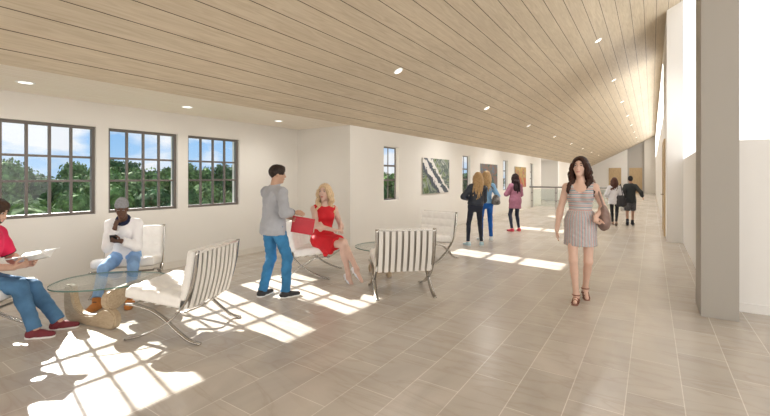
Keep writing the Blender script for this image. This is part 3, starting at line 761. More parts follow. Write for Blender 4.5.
    def leg(s, F, side, e=0., b=1., k=.03, fl=0., hip=True):
        H, K, A = (s.HR, s.KR, s.AR) if side > 0 else (s.HL, s.KL, s.AL); g = .84 if s.fem else 1.
        R = [.088*g, .056*g, .038*g]
        if b <= .5:
            q = H+(K-H)*b*2; F.cap(H, q, R[0]+e, R[0]+(R[1]-R[0])*b*2+e+fl, k, cuts=((q, nrm(K-H)),)); return
        F.cap(H, K, R[0]+e, R[1]+e, k)
        q = K+(A-K)*(b-.5)*2
        cuts = ((q, nrm(A-K)),) if (e > 0) else ()
        F.cap(K, q, R[1]*.95+e, R[1]+(R[2]-R[1])*(b-.5)*2+e+fl, k, cuts=cuts)
        if b > .75:
            up = nrm(K-A); back = nrm(np.cross(np.cross(up, V(0,-1,0) if abs(up[1]) < .9 else V(0,0,-1)), up)); F.ell(K+(A-K)*.3+back*.018, (.047*g+e,.05*g+e,.11), np.array([nrm(np.cross(back, up)), back, up]), k)
    def hand(s, F, side, d=None, palm=None, curl=.45, spread=1., grip=None):
        """d finger direction, palm = palm normal"""
        W, E = (s.WR, s.ElR) if side > 0 else (s.WL, s.ElL); d = nrm(W-E) if d is None else nrm(V(*d))
        palm = V(-side,0,0) if palm is None else V(*palm); palm = nrm(palm-d*(palm@d)); t = np.cross(d, palm)*side   # t points to thumb side
        g = .9 if s.fem else 1.
        Hh = W + d*.045*g
        for q in (-1, 0, 1): F.cap(W+t*q*.012, W+d*.078*g+t*q*.024*g, .016*g, .013*g, .014)
        for i, L in enumerate((.068,.076,.071,.056)):
            o = (1.5-i)*.0205*g; p = W + d*.082*g + t*o; dd = nrm(d + t*(1.5-i)*.06*spread); ang = 0; r = .0088*g
            for seg, fr in enumerate((.45,.31,.24)):
                ang += curl*(.7,1.1,.8)[seg]; dv = dd*math.cos(ang)+palm*math.sin(ang); p2 = p + dv*L*fr*g; F.cap(p, p2, r, r*.92, .004); p = p2; r *= .92
        p = W + d*.02*g + t*.022*g; 
        for fr, (ct, cd, cp) in zip((.045,.034,.028), ((.75,.6,.3),(.45,.85,.35),(.2,.9,.5))):
            p2 = p + nrm(t*ct+d*cd+palm*cp*(.5+curl))*fr*g; F.cap(p, p2, .0125*g, .0095*g, .008); p = p2
        return Hh + d*.05*g + palm*.02, t, d, palm
    def headf(s, F, e=0.):
        B = s.hb; H, x, f, u = s.H, s.hs, s.hf, s.hu; g = .95 if s.fem else 1.
        F.cap(s.N-s.up*.03, s.Hb+s.hu*.03, (.050 if s.fem else .060), (.046 if s.fem else .056), .03)
        F.ell(H+u*.025-f*.012, (.074*g,.094*g,.088*g), B, .02)
        F.ell(H-u*.035+f*.026, (.058*g,.062*g,.075*g), B, .03)
        F.ell(H-u*.092+f*.066, (.024*g,.018,.018), B, .03)
        for q in (-1, 1):
            F.ell(H-u*.02+f*.055+x*q*.034, (.024,.022,.02), B, .02)       # cheek
            F.ell(H+u*.022+f*.078+x*q*.032, (.020,.011,.013), B, .008, 'sub')  # socket
            F.ell(H-u*.005+x*q*.076*g, (.009,.018,.030), B, .006)          # ear
        F.cap(H+u*.012+f*.080, H-u*.020+f*.098, .009, .013, .012)          # nose
        for q in (-1, 1): F.ell(H-u*.024+f*.090+x*q*.011, (.008,.009,.007), B, .006)
        F.ell(H-u*.052+f*.078, (.024,.012,.014), B, .012)
    def face(s, lip=(.55,.22,.2), brow=(.05,.035,.025), lips=True):
        B = s.hb; H, x, f, u = s.H, s.hs, s.hf, s.hu
        wm = simple('eye_white', (.42,.38,.36), .4) if 'eye_white' not in bpy.data.materials else bpy.data.materials['eye_white']
        im = simple('iris', (.03,.02,.015), .2) if 'iris' not in bpy.data.materials else bpy.data.materials['iris']
        bmz = simple('brow_hair', brow, .8)
        for q in (-1, 1):
            c = H+u*.021+f*.074+x*q*.032
            F = Field().ell(c-f*.002, (.0130,.0120,.0062), B, .002); e = field_obj('eye', F, .002, wm, s.root)
            F = Field().ell(c+f*.0070, (.0075,.0045,.0062), B, .001); field_obj('iris', F, .0012, im, e)
            F = Field().chain([c+u*.020-x*q*.013+f*.012, c+u*.025+x*q*.003+f*.012, c+u*.019+x*q*.018+f*.003], [.003,.0036,.0024], .002); field_obj('eyebrow', F, .002, bmz, s.root)
        if lips:
            F = Field()
            for q in (-1, 1):
                F.cap(H-u*.050+f*.0905, H-u*.0505+f*.083+x*q*.021, .0042, .0025, .002)
                F.cap(H-u*.056+f*.0905, H-u*.053+f*.084+x*q*.019, .005, .0025, .002)
            field_obj('lips', F, .002, simple('lip', lip, .4), s.root)
    def body(s, m, handR={}, handL={}, legs=True):
        F = Field(); s.torso(F, 0); s.arm(F, 1); s.arm(F, -1)
        if legs: s.leg(F, 1); s.leg(F, -1)
        s.gR = s.hand(F, 1, **handR); s.gL = s.hand(F, -1, **handL); s.headf(F)
        for A, T in ((s.AR, s.TR), (s.AL, s.TL)):
            F.cap(A-V(0,0,.03), A-V(0,0,.055)+T*.13, .030, .022, .02); F.cap(A, A-V(0,0,.03), .036, .032, .02)
        s.bo = field_obj('body', F, s.h*.72, m, s.root); return s.bo
    def shoes(s, m, sole=None, hi=0., e=.006, heel=False):
        for A, T in ((s.AR, s.TR), (s.AL, s.TL)):
            T = nrm(T); d = nrm(V(T[0],T[1],0)); pitch = T[2]; sd = nrm(np.cross(T, V(0,0,1))); up = np.cross(sd, T)
            g = .93 if s.fem else 1.05; F = Field(); b = A-up*.050
            F.cap(b-T*.035, b+T*.055*g, .040*g+e, .040*g+e, .02, ax=up, fl=1.15); F.cap(b+T*.055*g-up*.002, b+T*.145*g-up*.008, .042*g+e, .034*g+e, .02, ax=up, fl=1.45)
            F.cap(b-T*.02, A+up*(.0+hi)-T*.012, .040*g+e, .040+e, .025)
            F.cut(b-up*.030, -up); F.cut(A+up*(.012+hi), up)
            o = field_obj('shoe', F, .006, m, s.root)
            if sole:
                G = Field(); G.cap(b-T*.040-up*.028, b+T*.05*g-up*.028, .046*g, .044*g, .01, ax=up, fl=1.); G.cap(b+T*.05*g-up*.028, b+T*.142*g-up*.028, .044*g, .040*g, .02)
                G.cut(b-up*.018, up); G.cut(b-up*.038, -up); field_obj('sole', G, .005, sole, o)
    def world(s, p):
        a = s.root.rotation_euler[2]; q = rotz(np.asarray(p, float)*s.sc*V(s.w,s.w,1), a); return V(q[0]+s.root.location[0], q[1]+s.root.location[1], q[2])
    def wdir(s, p): return rotz(np.asarray(p, float), s.root.rotation_euler[2])
    def hair_short(s, m, e=.010, beard=False, line=.045):
        B = s.hb; H, x, f, u = s.H, s.hs, s.hf, s.hu; F = Field()
        F.ell(H+u*.030-f*.014, (.078+e,.098+e,.090+e), B, .01); F.ell(H+u*.085+f*.035, (.055,.05,.03+e), B, .02)
        F.ell(H-u*.045+f*.10, (.058,.085,.105), B, .01, 'sub'); F.ell(H-u*.055+f*.02, (.20,.07,.055), B, .01, 'sub'); F.cut(H-u*.065, -u)
        return field_obj('hair', F, .005, m, s.root, .0035, 90)
    def hair_long(s, m, L=.36, e=.014, wave=.012, part=0., vol=1., back=.02):
        B = s.hb; H, x, f, u = s.H, s.hs, s.hf, s.hu; F = Field(); rnd = random.Random(int(L*1000)+3)
        F.ell(H+u*.030-f*.016, (.080+e,.099+e,.092+e), B, .01); F.ell(H-u*.03-f*.04, (.076+e,.07+e,.08), B, .03)
        F.ell(H-u*.006+f*.112, (.062,.086,.112), B, .012, 'sub')
        sh = s.N - s.up*.04; n = 16
        for i in range(n):
            t = -1.0 + 2.0*i/(n-1); a = t*PI/1.55                       # around the back, from one temple to the other
            rx, ry = .078+e*.6, .092+e*.6
            top = H + x*math.sin(a)*rx - f*math.cos(a)*ry*.9 + u*.03
            dx = math.sin(a)*(.10*vol); dy = -math.cos(a)*(.075*vol)-back
            P1 = H + x*math.sin(a)*(rx+.018) - f*(math.cos(a)*ry+.01) - u*.07
            ln = L*rnd.uniform(.86,1.05); b3 = s.N - s.up*(ln-.17)
            P2 = s.N + s.sx*dx*1.05 + s.fw*(dy-.008) + s.up*.01
            P3 = b3 + s.sx*dx*1.1 + s.fw*(dy-.015) if abs(t) < .72 else b3 + s.sx*math.sin(a)*.115 + s.fw*(.055 if s.fem else .04)
            if abs(t) >= .72: P2 = s.N + s.sx*math.sin(a)*.10 + s.fw*.035
            pts = catmull([Vector(q) for q in (top, P1, P2, P3)], 6); q0 = rnd.uniform(0, 6)
            pts = [np.array(p) + (x*math.sin(j*.9+q0)+f*math.cos(j*.8+q0))*wave*j/10 for j, p in enumerate(pts)]
            rs = [(.024*(1-.5*(j/(len(pts)-1))**2))*vol for j in range(len(pts))]
            F.chain(pts, rs, .008)
        return field_obj('hair', F, .006, m, s.root, .002, 120)
def hairmat(name, c): return simple(name, c, .45, noise=.35, nscale=26, stretch=(5,5,.7), bump=.3, spec=.2)
def denim(name, c): return simple(name, c, .85, noise=.22, nscale=7, bump=.15, spec=.2)
def jeans(s, m, e=.014, b=.97, fl=.012, wr=.004, name='trousers', waist=.09):
    F = Field(); F.ell(s.P+V(0,-.005,-.012), ((.170 if s.fem else .168)+e,.120+e,.125+e), s.bb, .03, cuts=((s.P+s.up*waist, s.up),)); s.leg(F, 1, e, b, fl=fl); s.leg(F, -1, e, b, fl=fl)
    return field_obj(name, F, s.h, m, s.root, wr, 30, 1.3)
def hem_cut_torso(s, m, e=.018, sl=1., hem=-.08, wr=.004, fl=.006, name='shirt', loose=0., wf=26., seed=.4, neck=True, h=None):
    """torso part cut at the hem, sleeves kept whole"""
    G = Field(); s.torso(G, e, lo=hem < .03)
    if loose: G.cap(s.P+s.up*.22, s.P+s.up*(hem+.02), .125+e, .150+e+loose, .05, ax=s.fw, fl=1.25)
    c = s.P+s.up*hem; u = s.up; cc = ((c, -u),)
    F = Field()
    for fn, lo_, hi_, k, op in G.p:
        F.add((lambda fn: lambda X, Y, Z: np.maximum(fn(X, Y, Z), (c[0]-X)*u[0]+(c[1]-Y)*u[1]+(c[2]-Z)*u[2]))(fn), lo_, hi_, k, op)
    if sl > 0: s.arm(F, 1, e, 0, sl, fl=fl); s.arm(F, -1, e, 0, sl, fl=fl)
    if neck: F.ell(s.N+s.up*.03+s.fw*.03, (.066,.085,.055), s.bb, .01, 'sub')
    return field_obj(name, F, h or s.h, m, s.root, wr, wf, seed)

# ---- woman in the striped dress, walking towards the camera
A = Fig('woman in a striped sleeveless dress walking towards the camera with a bag', (-.73,5.42), -82, 1.02, True, .925, 0, 0, (-14,2),
        armR=(.265,.02,.80), armL=(-.16,.13,1.02), poleR=(1,-.6,0), poleL=(-.5,-1,0), ankR=(.045,.11,.085), ankL=(-.055,-.13,.115), toeR=(.1,1,-.05), toeL=(-.12,1,-.28), h=.007)
A.body(skin('fair_skin', (.70,.47,.37)), handR=dict(d=(.02,.15,-1), curl=.3), handL=dict(d=(-.02,.5,-.75), palm=(-.3,.3,.2), curl=.9))
A.face(); A.hair_long(hairmat('dark_brown_hair', (.04,.016,.010)), L=.33, wave=.018, vol=.92, back=0)
def stripe_mat(name, vert):
    m, nt, b = new_mat(name); co, xyz = objxyz(nt)
    v = math_n(nt, 'MULTIPLY', math_n(nt, 'ARCTAN2', xyz[0], xyz[1]), 4.3) if vert else math_n(nt, 'MULTIPLY', xyz[2], 20.)
    fr = math_n(nt, 'FRACT', v if not vert else math_n(nt, 'MULTIPLY', v, 1.1))
    r_ = ramp(nt, fr, [(0,(.66,.60,.58)),(.24,(.20,.32,.38)),(.46,(.62,.56,.54)),(.60,(.55,.24,.20)),(.76,(.66,.60,.58)),(.88,(.20,.23,.28))], 'CONSTANT')
    nt.links.new(r_.outputs[0], b.inputs['Base Color']); b.inputs['Roughness'].default_value = .8; return m
F = Field(); A.torso(F, .010, lo=False); F.cut(A.P+A.up*.125, -A.up)
P_ = A.P
F.ell(A.N+V(0,.08,.0), (.088,.13,.135), None, .01, 'sub'); F.ell(A.N+V(0,-.05,.05), (.09,.12,.10), None, .01, 'sub')
for q in (-1, 1): F.ell(A.P+V(q*.205,0,.42), (.07,.2,.12), None, .01, 'sub')
field_obj('bodice', F, .006, stripe_mat('horizontal_stripes', False), A.root, .001)
F = Field(); F.cap(P_+V(0,0,.15), P_+V(0,0,.0), .130, .168, .04, ax=V(0,1,0), fl=1.25); F.cap(P_+V(0,0,.02), P_+V(0,.0,-.30), .168, .182, .05, ax=V(0,1,0), fl=1.05)
F.cut(P_+V(0,0,.150), V(0,0,1)); F.cut(P_+V(0,0,-.265), V(0,0,-1)); field_obj('skirt', F, .006, stripe_mat('vertical_stripes', True), A.root, .004, 40)
SAND = simple('brown_leather', (.22,.085,.05), .5)
for AA, T in ((A.AR, A.TR), (A.AL, A.TL)):
    sd = nrm(np.cross(T, V(0,0,1))); up = np.cross(sd, T); b = AA-up*.055; F = Field()
    F.cap(b-T*.045-up*.018, b+T*.155-up*.018, .034, .036, .01); F.cut(b-up*.016, up); F.cut(b-up*.030, -up)
    o = field_obj('sandal', F, .005, SAND, A.root)
    F = Field()
    for t_, hh in ((.11,.012),(.06,.024),(.0,.04)):
        F.chain([b+T*t_+sd*.036-up*.015, b+T*t_+sd*.024+up*hh, b+T*t_+up*(hh+.012), b+T*t_-sd*.024+up*hh, b+T*t_-sd*.036-up*.015], [.008]*5, .004)
    F.chain([AA+V(.042*math.cos(q), .042*math.sin(q), -.002) for q in [i*PI/6 for i in range(13)]], [.007]*13, .003)
    field_obj('sandal_strap', F, .004, SAND, o)
# her shoulder bag
bx = A.world(V(-.25,-.05,1.0)); e = empty('shoulder_bag', tuple(bx), math.radians(-82-90), 'taupe leather shoulder bag under the arm of the woman in the striped dress', 'bag')
BAGM = simple('taupe_leather', (.25,.165,.14), .5, noise=.1, nscale=10, bump=.2)
F = Field(); F.ell((0,0,-.05), (.075,.185,.12), None, .03); F.ell((0,.0,.05), (.05,.14,.10), None, .05); field_obj('bag_body', F, .007, BAGM, e, .005, 32)
F = Field(); F.chain([np.array(p) for p in catmull([(0,.10,.10),(.05,.07,.28),(.105,.035,.43),(.10,-.01,.43),(.04,-.06,.28),(0,-.10,.10)], 5)], [.011]*26, .004); field_obj('strap', F, .005, BAGM, e)

# ---- standing man in the grey shirt
B_ = Fig('man standing in a grey shirt and blue jeans, back half turned, handing over a folder', (-3.955,3.40), 84, .965, False, .93, 2, 0, (-34,8),
         armR=(.19,.17,1.10), armL=(.02,.25,1.02), poleR=(1,-1,-1), poleL=(-1,-.4,-1), ankR=(.13,.10,.085), ankL=(-.15,-.06,.085), toeR=(.35,1,0), toeL=(-.25,1,0), h=.007)
B_.body(skin('tan_skin', (.52,.32,.22)), handR=dict(d=(.8,.65,-.12), palm=(-.4,.3,-.8), curl=.25), handL=dict(d=(1,.3,-.35), palm=(0,-1,0), curl=.9))
B_.face(); B_.hair_short(hairmat('black_brown_hair', (.03,.02,.015)))
jeans(B_, denim('blue_jeans', (.045,.19,.38)), .008, 1.02, .014, .008)
hem_cut_torso(B_, simple('grey_shirt', (.37,.38,.41), .85, noise=.08, nscale=6), .018, .86, -.11, .006, name='shirt', wf=30, loose=.026, neck=True)
F = Field(); F.cap(B_.N-B_.up*.012, B_.N+B_.up*.045+B_.fw*.01, .075, .068, .01); F.cut(B_.N+B_.up*.035, nrm(B_.up-B_.fw*.2)); field_obj('collar', F, .006, bpy.data.materials['grey_shirt'], B_.root)
F = Field(); F.cap(B_.ElR+(B_.WR-B_.ElR)*.70, B_.ElR+(B_.WR-B_.ElR)*.84, .052, .046, .01); field_obj('cuff', F, .006, simple('navy_cuff', (.02,.03,.06), .8), B_.root)
B_.shoes(simple('black_suede', (.015,.016,.018), .6), simple('white_rubber', (.75,.75,.73), .6))
# folder
e = empty('folder', (-3.72,3.68,.885), math.radians(30), 'red folder held out by the standing man', 'folder')
FR = simple('red_card', (.50,.015,.03), .35, noise=.15, nscale=6)
TM = Matrix.Rotation(math.radians(9), 4, 'Y')
bm = bmesh.new(); box(bm, -.145, .145, -.004, .004, -.105, .105); xform(bm, TM); bmesh.ops.bevel(bm, geom=bm.edges[:], offset=.0015, segments=1, affect='EDGES'); mesh_obj('cover', bm, FR, e)
bm = bmesh.new(); box(bm, -.140, .143, -.0085, -.0042, -.102, .075); xform(bm, TM); mesh_obj('flap', bm, FR, e)

# ---- seated woman in the red dress
C_ = Fig('blonde woman in a red dress and white heels sitting with crossed legs', (-4.15,4.53), 3, 1.05, True, .545, 3, 0, (-76,3),
         armR=(.10,.27,.70), armL=(-.03,.29,.69), poleR=(1,-.5,-.4), poleL=(-1,-.5,-.4), ankR=(.12,.54,.10), ankL=(.10,.66,.20), kpR=(0,.3,1), kpL=(.2,.3,1), toeR=(.15,.8,-.75), toeL=(.1,.75,-.75), h=.007, twist=-38)
C_.body(skin('pale_skin', (.66,.45,.37)), handR=dict(d=(-.6,.7,-.1), palm=(0,-.2,-1), curl=.4), handL=dict(d=(.7,.6,-.1), palm=(0,-.2,-1), curl=.4))
C_.face((.5,.08,.08)); C_.hair_long(hairmat('light_blonde_hair', (.60,.44,.27)), L=.34, wave=.016, vol=1.1, back=0)
RED = simple('red_dress_fabric', (.60,.008,.018), .75, noise=.12, nscale=5)
F = Field(); C_.torso(F, .011)
F.ell(C_.N+C_.fw*.05+C_.up*.02, (.072,.10,.05), C_.bb, .01, 'sub'); 
for q in (-1, 1): F.ell(C_.P+C_.sx*q*.21+C_.up*.44, (.06,.2,.09), C_.bb, .01, 'sub')
for Hh, Kk in ((C_.HR, C_.KR), (C_.HL, C_.KL)):
    q = Hh+(Kk-Hh)*.74; F.cap(Hh, q, .108, .088, .05, cuts=((q, nrm(Kk-Hh)),))
q = C_.HR+(C_.KR-C_.HR)*.66; F.cap(C_.HR+V(.03,.02,0), q+V(.06,-.02,-.09), .07, .055, .05, cuts=((q, nrm(C_.KR-C_.HR)),)); F.cap(C_.HR+V(.04,.1,-.03), q+V(.07,-.10,-.15), .05, .03, .05)
field_obj('dress', F, .007, RED, C_.root, .003, 30)
HEEL = simple('white_patent', (.78,.80,.86), .25)
for AA, T in ((C_.AR, C_.TR), (C_.AL, C_.TL)):
    sd = nrm(np.cross(T, V(0,0,1))); up = np.cross(sd, T); b = AA-up*.05; F = Field()
    F.cap(b-T*.04, b+T*.05, .030, .030, .01, ax=up, fl=1.); F.cap(b+T*.05, b+T*.165, .034, .014, .015, ax=up, fl=1.3)
    F.cap(b-T*.045, b-T*.045-V(0,0,.07)-T*.01, .018, .006, .012); F.ell(b+T*.035+up*.03, (.024,.07,.03), np.array([sd,T,up]), .006, 'sub'); F.cut(b+up*.022, up)
    field_obj('heeled_shoe', F, .005, HEEL, C_.root)

# ---- seated man with the beanie
D = Fig('man in a white sweater, light jeans and grey beanie sitting and looking at his phone', (-5.60,2.43), -36, .98, False, .535, 23, 0, (4,26),
        armR=(.075,.33,.90), armL=(-.02,.40,.75), poleR=(.15,.3,-1), poleL=(-.4,-.1,-1), ankR=(.21,.66,.085), ankL=(-.18,.66,.085), kpR=(.25,.3,1), kpL=(-.2,.3,1), toeR=(.25,1,0), toeL=(-.1,1,0), h=.007, w=.86)
D.body(skin('dark_skin', (.12,.06,.04)), handR=dict(d=(-.25,-.1,1), palm=(-.5,-.6,0), curl=1.0), handL=dict(d=(.75,.5,.1), palm=(.1,-.55,.8), curl=.5))
D.face((.16,.06,.05), (.01,.01,.01))
jeans(D, denim('light_jeans', (.24,.40,.66)), .013, .95, .010, .006, waist=.07)
hem_cut_torso(D, simple('white_sweater', (.84,.83,.84), .9, noise=.03, nscale=10, bump=.2), .020, .97, -.06, .006, name='sweater', wf=24, neck=True)
F = Field(); F.chain([D.N+D.sx*.075*math.cos(q)+D.fw*(.075*math.sin(q)+.012)+D.up*(.005-.02*math.sin(q)) for q in [i*PI/8 for i in range(17)]], [.024]*17, .01); field_obj('scarf', F, .006, simple('navy_knit', (.012,.016,.05), .9), D.root)
F = Field(); F.ell(D.H+D.hu*.045-D.hf*.018, (.088,.106,.100), D.hb, .01); F.ell(D.H-D.hu*.05+D.hf*.11, (.09,.12,.112), D.hb, .01, 'sub'); F.cut(D.H+D.hu*.030, nrm(-D.hu-D.hf*-.25)); fb = field_obj('beanie', F, .005, simple('grey_knit', (.25,.255,.27), .95, noise=.2, nscale=60, bump=.4), D.root, .002, 140)
D.shoes(simple('tan_nubuck', (.52,.20,.05), .8, noise=.12, nscale=10), simple('gum_sole', (.30,.13,.05), .7), hi=.045, e=.012)
c = D.world(D.gL[0]+D.gL[1]*.0+V(0,.0,.012)); PH = empty('smartphone', tuple(c), math.radians(-36-90+10), 'black smartphone in the hand of the man in the beanie', 'phone')
bm = bmesh.new(); box(bm, -.037, .037, -.072, .072, -.004, .004); xform(bm, Matrix.Rotation(math.radians(40), 4, 'X')); bmesh.ops.bevel(bm, geom=bm.edges[:], offset=.002, segments=2, affect='EDGES'); mesh_obj('phone_case', bm, simple('black_plastic', (.01,.01,.012), .3), PH)
bm = bmesh.new(); box(bm, -.033, .033, -.066, .066, .0041, .0046); xform(bm, Matrix.Rotation(math.radians(40), 4, 'X')); mesh_obj('phone_screen', bm, simple('dark_screen', (.03,.035,.045), .1), PH)

# ---- seated man in red at the left edge
E_ = Fig('bearded man in a crimson polo and jeans reading at the left picture edge', (-5.22,1.00), 48, 1.0, False, .535, 8, 0, (-4,28),
         armR=(.07,.34,.66), armL=(-.10,.36,.65), poleR=(1,-.6,-1), poleL=(-1,-.6,-1), ankR=(.12,.55,.085), ankL=(-.10,.66,.085), kpR=(.1,.3,1), kpL=(-.1,.3,1), toeR=(.1,1,0), toeL=(-.1,1,0), h=.007, w=.9)
E_.body(skin('light_skin', (.55,.34,.25)), handR=dict(d=(-.1,1,.15), palm=(-.6,0,.8), curl=.8), handL=dict(d=(.1,1,.15), palm=(.6,0,.8), curl=.8))
E_.face(); E_.hair_short(hairmat('brown_hair', (.05,.028,.018)), .008)
F = Field(); H = E_.H; F.ell(H-E_.hu*.05+E_.hf*.028, (.064,.066,.070), E_.hb, .01); F.ell(H-E_.hu*.03+E_.hf*.10, (.035,.03,.035), E_.hb, .008, 'sub'); F.cut(H-E_.hu*.03, E_.hu); field_obj('beard', F, .005, bpy.data.materials['brown_hair'], E_.root, .001, 90)
jeans(E_, denim('mid_blue_jeans', (.075,.17,.30)), .013, 1.0, .012, .006, waist=.07)
hem_cut_torso(E_, simple('crimson_polo', (.58,.012,.07), .85, noise=.1, nscale=5), .022, .40, -.06, .005, name='polo_shirt', wf=22)
for q in (-1, 1):
    F = Field(); E_.arm(F, q, .026, .36, .415); field_obj('sleeve_trim', F, .006, simple('black_trim', (.015,.012,.015), .8), E_.root)
E_.shoes(simple('maroon_suede', (.16,.02,.03), .75), simple('white_sole', (.72,.70,.68), .6))
c = E_.world(V(-.015,.475,.71)); MG = empty('magazine', tuple(c), math.radians(48-90), 'open white magazine held by the man in red', 'magazine')
PAPER = simple('white_paper', (.80,.80,.79), .6, noise=.05, nscale=25)
for q in (-1, 1):
    bm = bmesh.new(); n = 10; rows = []
    for i in range(n+1):
        x = q*.19*i/n; z = .030*math.sin(PI*i/n*.9) + .05*(i/n); rows.append([[bm.verts.new((x, y, z+dz)) for y in (-.135,.135)] for dz in (0,-.004)])
    for a, b in zip(rows, rows[1:]):
        bm.faces.new((a[0][0], b[0][0], b[0][1], a[0][1])); bm.faces.new((a[1][0], a[1][1], b[1][1], b[1][0])); bm.faces.new((a[0][0], a[1][0], b[1][0], b[0][0])); bm.faces.new((a[0][1], b[0][1], b[1][1], a[1][1]))
    bm.faces.new((rows[-1][0][0], rows[-1][1][0], rows[-1][1][1], rows[-1][0][1])); bm.faces.new((rows[0][0][0], rows[0][0][1], rows[0][1][1], rows[0][1][0]))
    bmesh.ops.recalc_face_normals(bm, faces=bm.faces[:]); xform(bm, Matrix.Rotation(math.radians(8), 4, 'X')); mesh_obj('page', bm, PAPER, MG, True)

# ---- three young women looking at the paintings
FAIR = bpy.data.materials['fair_skin']
G1 = Fig('blonde woman in a black leather jacket and navy leggings, seen from behind', (-3.27,8.40), 122, .94, True, .93, 0, 7, (15,0),
         armR=(.06,.20,1.12), armL=(-.08,.20,1.10), poleR=(1,-.5,-.7), poleL=(-1,-.5,-.7), ankR=(.20,.03,.085), ankL=(-.12,.0,.085), toeR=(.3,1,0), toeL=(-.55,1,0), h=.010, hipx=.05)
G1.body(FAIR, handR=dict(d=(-1,.2,.1), palm=(0,-1,0)), handL=dict(d=(1,.2,.1), palm=(0,-1,0)))
G1.hair_long(hairmat('honey_blonde_hair', (.42,.27,.13)), L=.50, wave=.010, back=.035, vol=1.0)
jeans(G1, simple('navy_leggings', (.012,.017,.035), .75), .006, .99, .0, .002, name='leggings')
hem_cut_torso(G1, simple('black_leather_jacket', (.014,.02,.035), .38, noise=.2, nscale=7), .030, .97, .03, .007, name='jacket', wf=26, neck=False, loose=.004)
G1.shoes(simple('pale_blue_canvas', (.45,.62,.70), .7), simple('white_sole_b', (.75,.77,.78), .6))
G2 = Fig('blonde woman in a light blue top and bright blue jeans, half hidden behind her friend', (-3.28,9.25), 118, .96, True, .93, 0, 1, (20,0),
         armR=(.20,.12,.98), armL=(-.15,.15,1.0), ankR=(.13,.06,.085), ankL=(-.12,-.02,.085), toeR=(.2,1,0), toeL=(-.5,1,0), h=.010)
G2.body(FAIR, handR=dict(curl=.6)); G2.hair_long(hairmat('golden_blonde_hair', (.46,.31,.16)), L=.36, wave=.010, back=.02, vol=.95)
jeans(G2, denim('bright_blue_jeans', (.02,.12,.46)), .008, .99, .004, .003)
hem_cut_torso(G2, simple('light_blue_knit', (.22,.42,.66), .8), .016, .95, .0, .004, name='top')
G2.shoes(simple('white_canvas', (.68,.74,.78), .7), simple('white_sole_c', (.75,.77,.78), .6))
c = G2.world(V(.22,-.13,1.02)); e = empty('handbag', tuple(c), math.radians(118-90), 'small grey patterned bag on the hip of the blonde woman in jeans', 'bag')
F = Field(); F.ell((0,0,0), (.09,.05,.12), None, .03); F.cap((-.055,0,-.07),(.055,0,-.07), .042, .042, .04); field_obj('bag_body', F, .008, simple('patterned_bag', (.20,.19,.19), .6, noise=.9, nscale=14), e, .004)
F = Field(); F.chain([np.array(p) for p in catmull([(.05,.02,.10),(-.05,.05,.25),(-.16,.09,.38),(-.20,.17,.38)], 5)], [.011]*16, .004); field_obj('strap', F, .006, bpy.data.materials['patterned_bag'], e)
G3 = Fig('dark-haired woman in a long pink cardigan facing the paintings', (-3.16,11.26), 138, .93, True, .93, 0, 2, (25,2),
         armR=(.04,.20,1.16), armL=(-.06,.20,1.14), poleR=(1,-.4,-.6), poleL=(-1,-.4,-.6), ankR=(.13,.0,.085), ankL=(-.11,.0,.085), toeR=(.3,1,0), toeL=(-.45,1,0), h=.010)
G3.body(FAIR); G3.hair_long(hairmat('black_cherry_hair', (.022,.010,.012)), L=.46, wave=.012, back=.03)
jeans(G3, simple('navy_leggings_b', (.015,.022,.05), .75), .006, .99, .0, .002, name='leggings')
PINK = simple('dusty_pink_knit', (.36,.15,.22), .9, noise=.1, nscale=20)
hem_cut_torso(G3, PINK, .026, .97, -.24, .006, name='cardigan', loose=.012, neck=False)
F = Field(); F.cap(G3.P+V(0,0,.13), G3.P+V(0,0,.16), .150, .150, .01, ax=G3.fw, fl=1.15); field_obj('belt', F, .008, PINK, G3.root) if False else None
G3.shoes(simple('coral_shoe', (.60,.05,.09), .6), simple('coral_sole', (.62,.25,.22), .6))

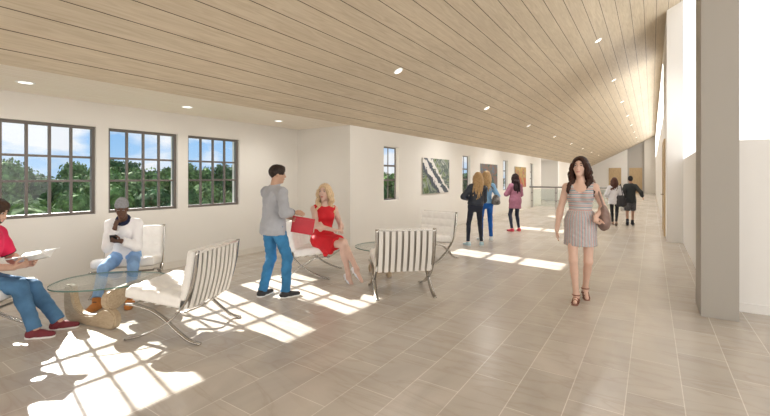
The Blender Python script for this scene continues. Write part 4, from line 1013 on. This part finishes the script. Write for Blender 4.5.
# ---- far couple walking away
W1 = Fig('woman in a white shirt and black leggings walking away, bag on her shoulder', (-.98,14.5), 96, .87, True, .93, 0, 0, (12,6),
         armR=(.23,.08,.85), armL=(-.20,.12,.95), ankR=(.05,-.18,.12), ankL=(-.05,.20,.085), toeR=(.05,1,-.4), h=.011)
W1.body(FAIR); W1.hair_long(hairmat('auburn_hair', (.10,.045,.035)), L=.34, wave=.012)
jeans(W1, simple('black_leggings', (.012,.014,.018), .75), .005, .99, .0, .002, name='leggings')
hem_cut_torso(W1, simple('white_blouse', (.74,.75,.80), .8), .026, .80, -.17, .008, name='blouse', loose=.02, neck=False)
W1.shoes(simple('beige_shoe', (.35,.25,.2), .6))
c = W1.world(V(.20,-.10,.90)); e = empty('tote_bag', tuple(c), math.radians(6), 'black tote bag on the shoulder of the woman in white', 'bag')
F = Field(); F.cap((-.05,0,-.10),(-.05,0,.08),.10,.085,.02,ax=V(0,1,0),fl=1.7); F.cap((.06,0,-.10),(.03,0,.08),.10,.085,.02,ax=V(0,1,0),fl=1.7); field_obj('bag_body', F, .010, simple('black_tote', (.02,.022,.03), .5), e)
F = Field(); F.chain([np.array(p) for p in catmull([(-.09,0,.12),(-.06,.05,.34),(-.01,.06,.50),(.02,.02,.34),(.05,0,.12)], 4)], [.012]*17, .004); field_obj('strap', F, .007, bpy.data.materials['black_tote'], e)
W2 = Fig('man in a charcoal shirt, shorts and black boots striding away, arm held out', (-.56,14.78), 92, .91, False, .91, 3, 0, (10,0),
         armR=(.42,.10,.98), armL=(-.25,-.02,.85), poleR=(.5,-1,-.2), ankR=(.07,.26,.085), ankL=(-.10,-.30,.14), toeR=(.25,1,0), toeL=(-.05,1,-.5), h=.011, w=.86)
W2.body(skin('light_skin_b', (.5,.31,.23)), handR=dict(curl=.5)); W2.hair_short(hairmat('black_hair', (.012,.012,.016)), .012)
SHORT = simple('grey_patterned_shorts', (.10,.105,.12), .8, noise=.6, nscale=30)
F = Field(); F.ell(W2.P+V(0,-.005,-.012), (.185,.135,.135), W2.bb, .03); W2.leg(F, 1, .028, .46, fl=.02); W2.leg(F, -1, .028, .46, fl=.02); F.cut(W2.P+W2.up*.09, W2.up); field_obj('shorts', F, .010, SHORT, W2.root, .004, 28)
hem_cut_torso(W2, simple('charcoal_shirt', (.035,.042,.045), .85, noise=.1, nscale=6), .028, .90, -.14, .007, name='shirt', loose=.012, neck=False, wf=22)
W2.shoes(simple('black_boot', (.012,.015,.025), .5), hi=.075, e=.012)
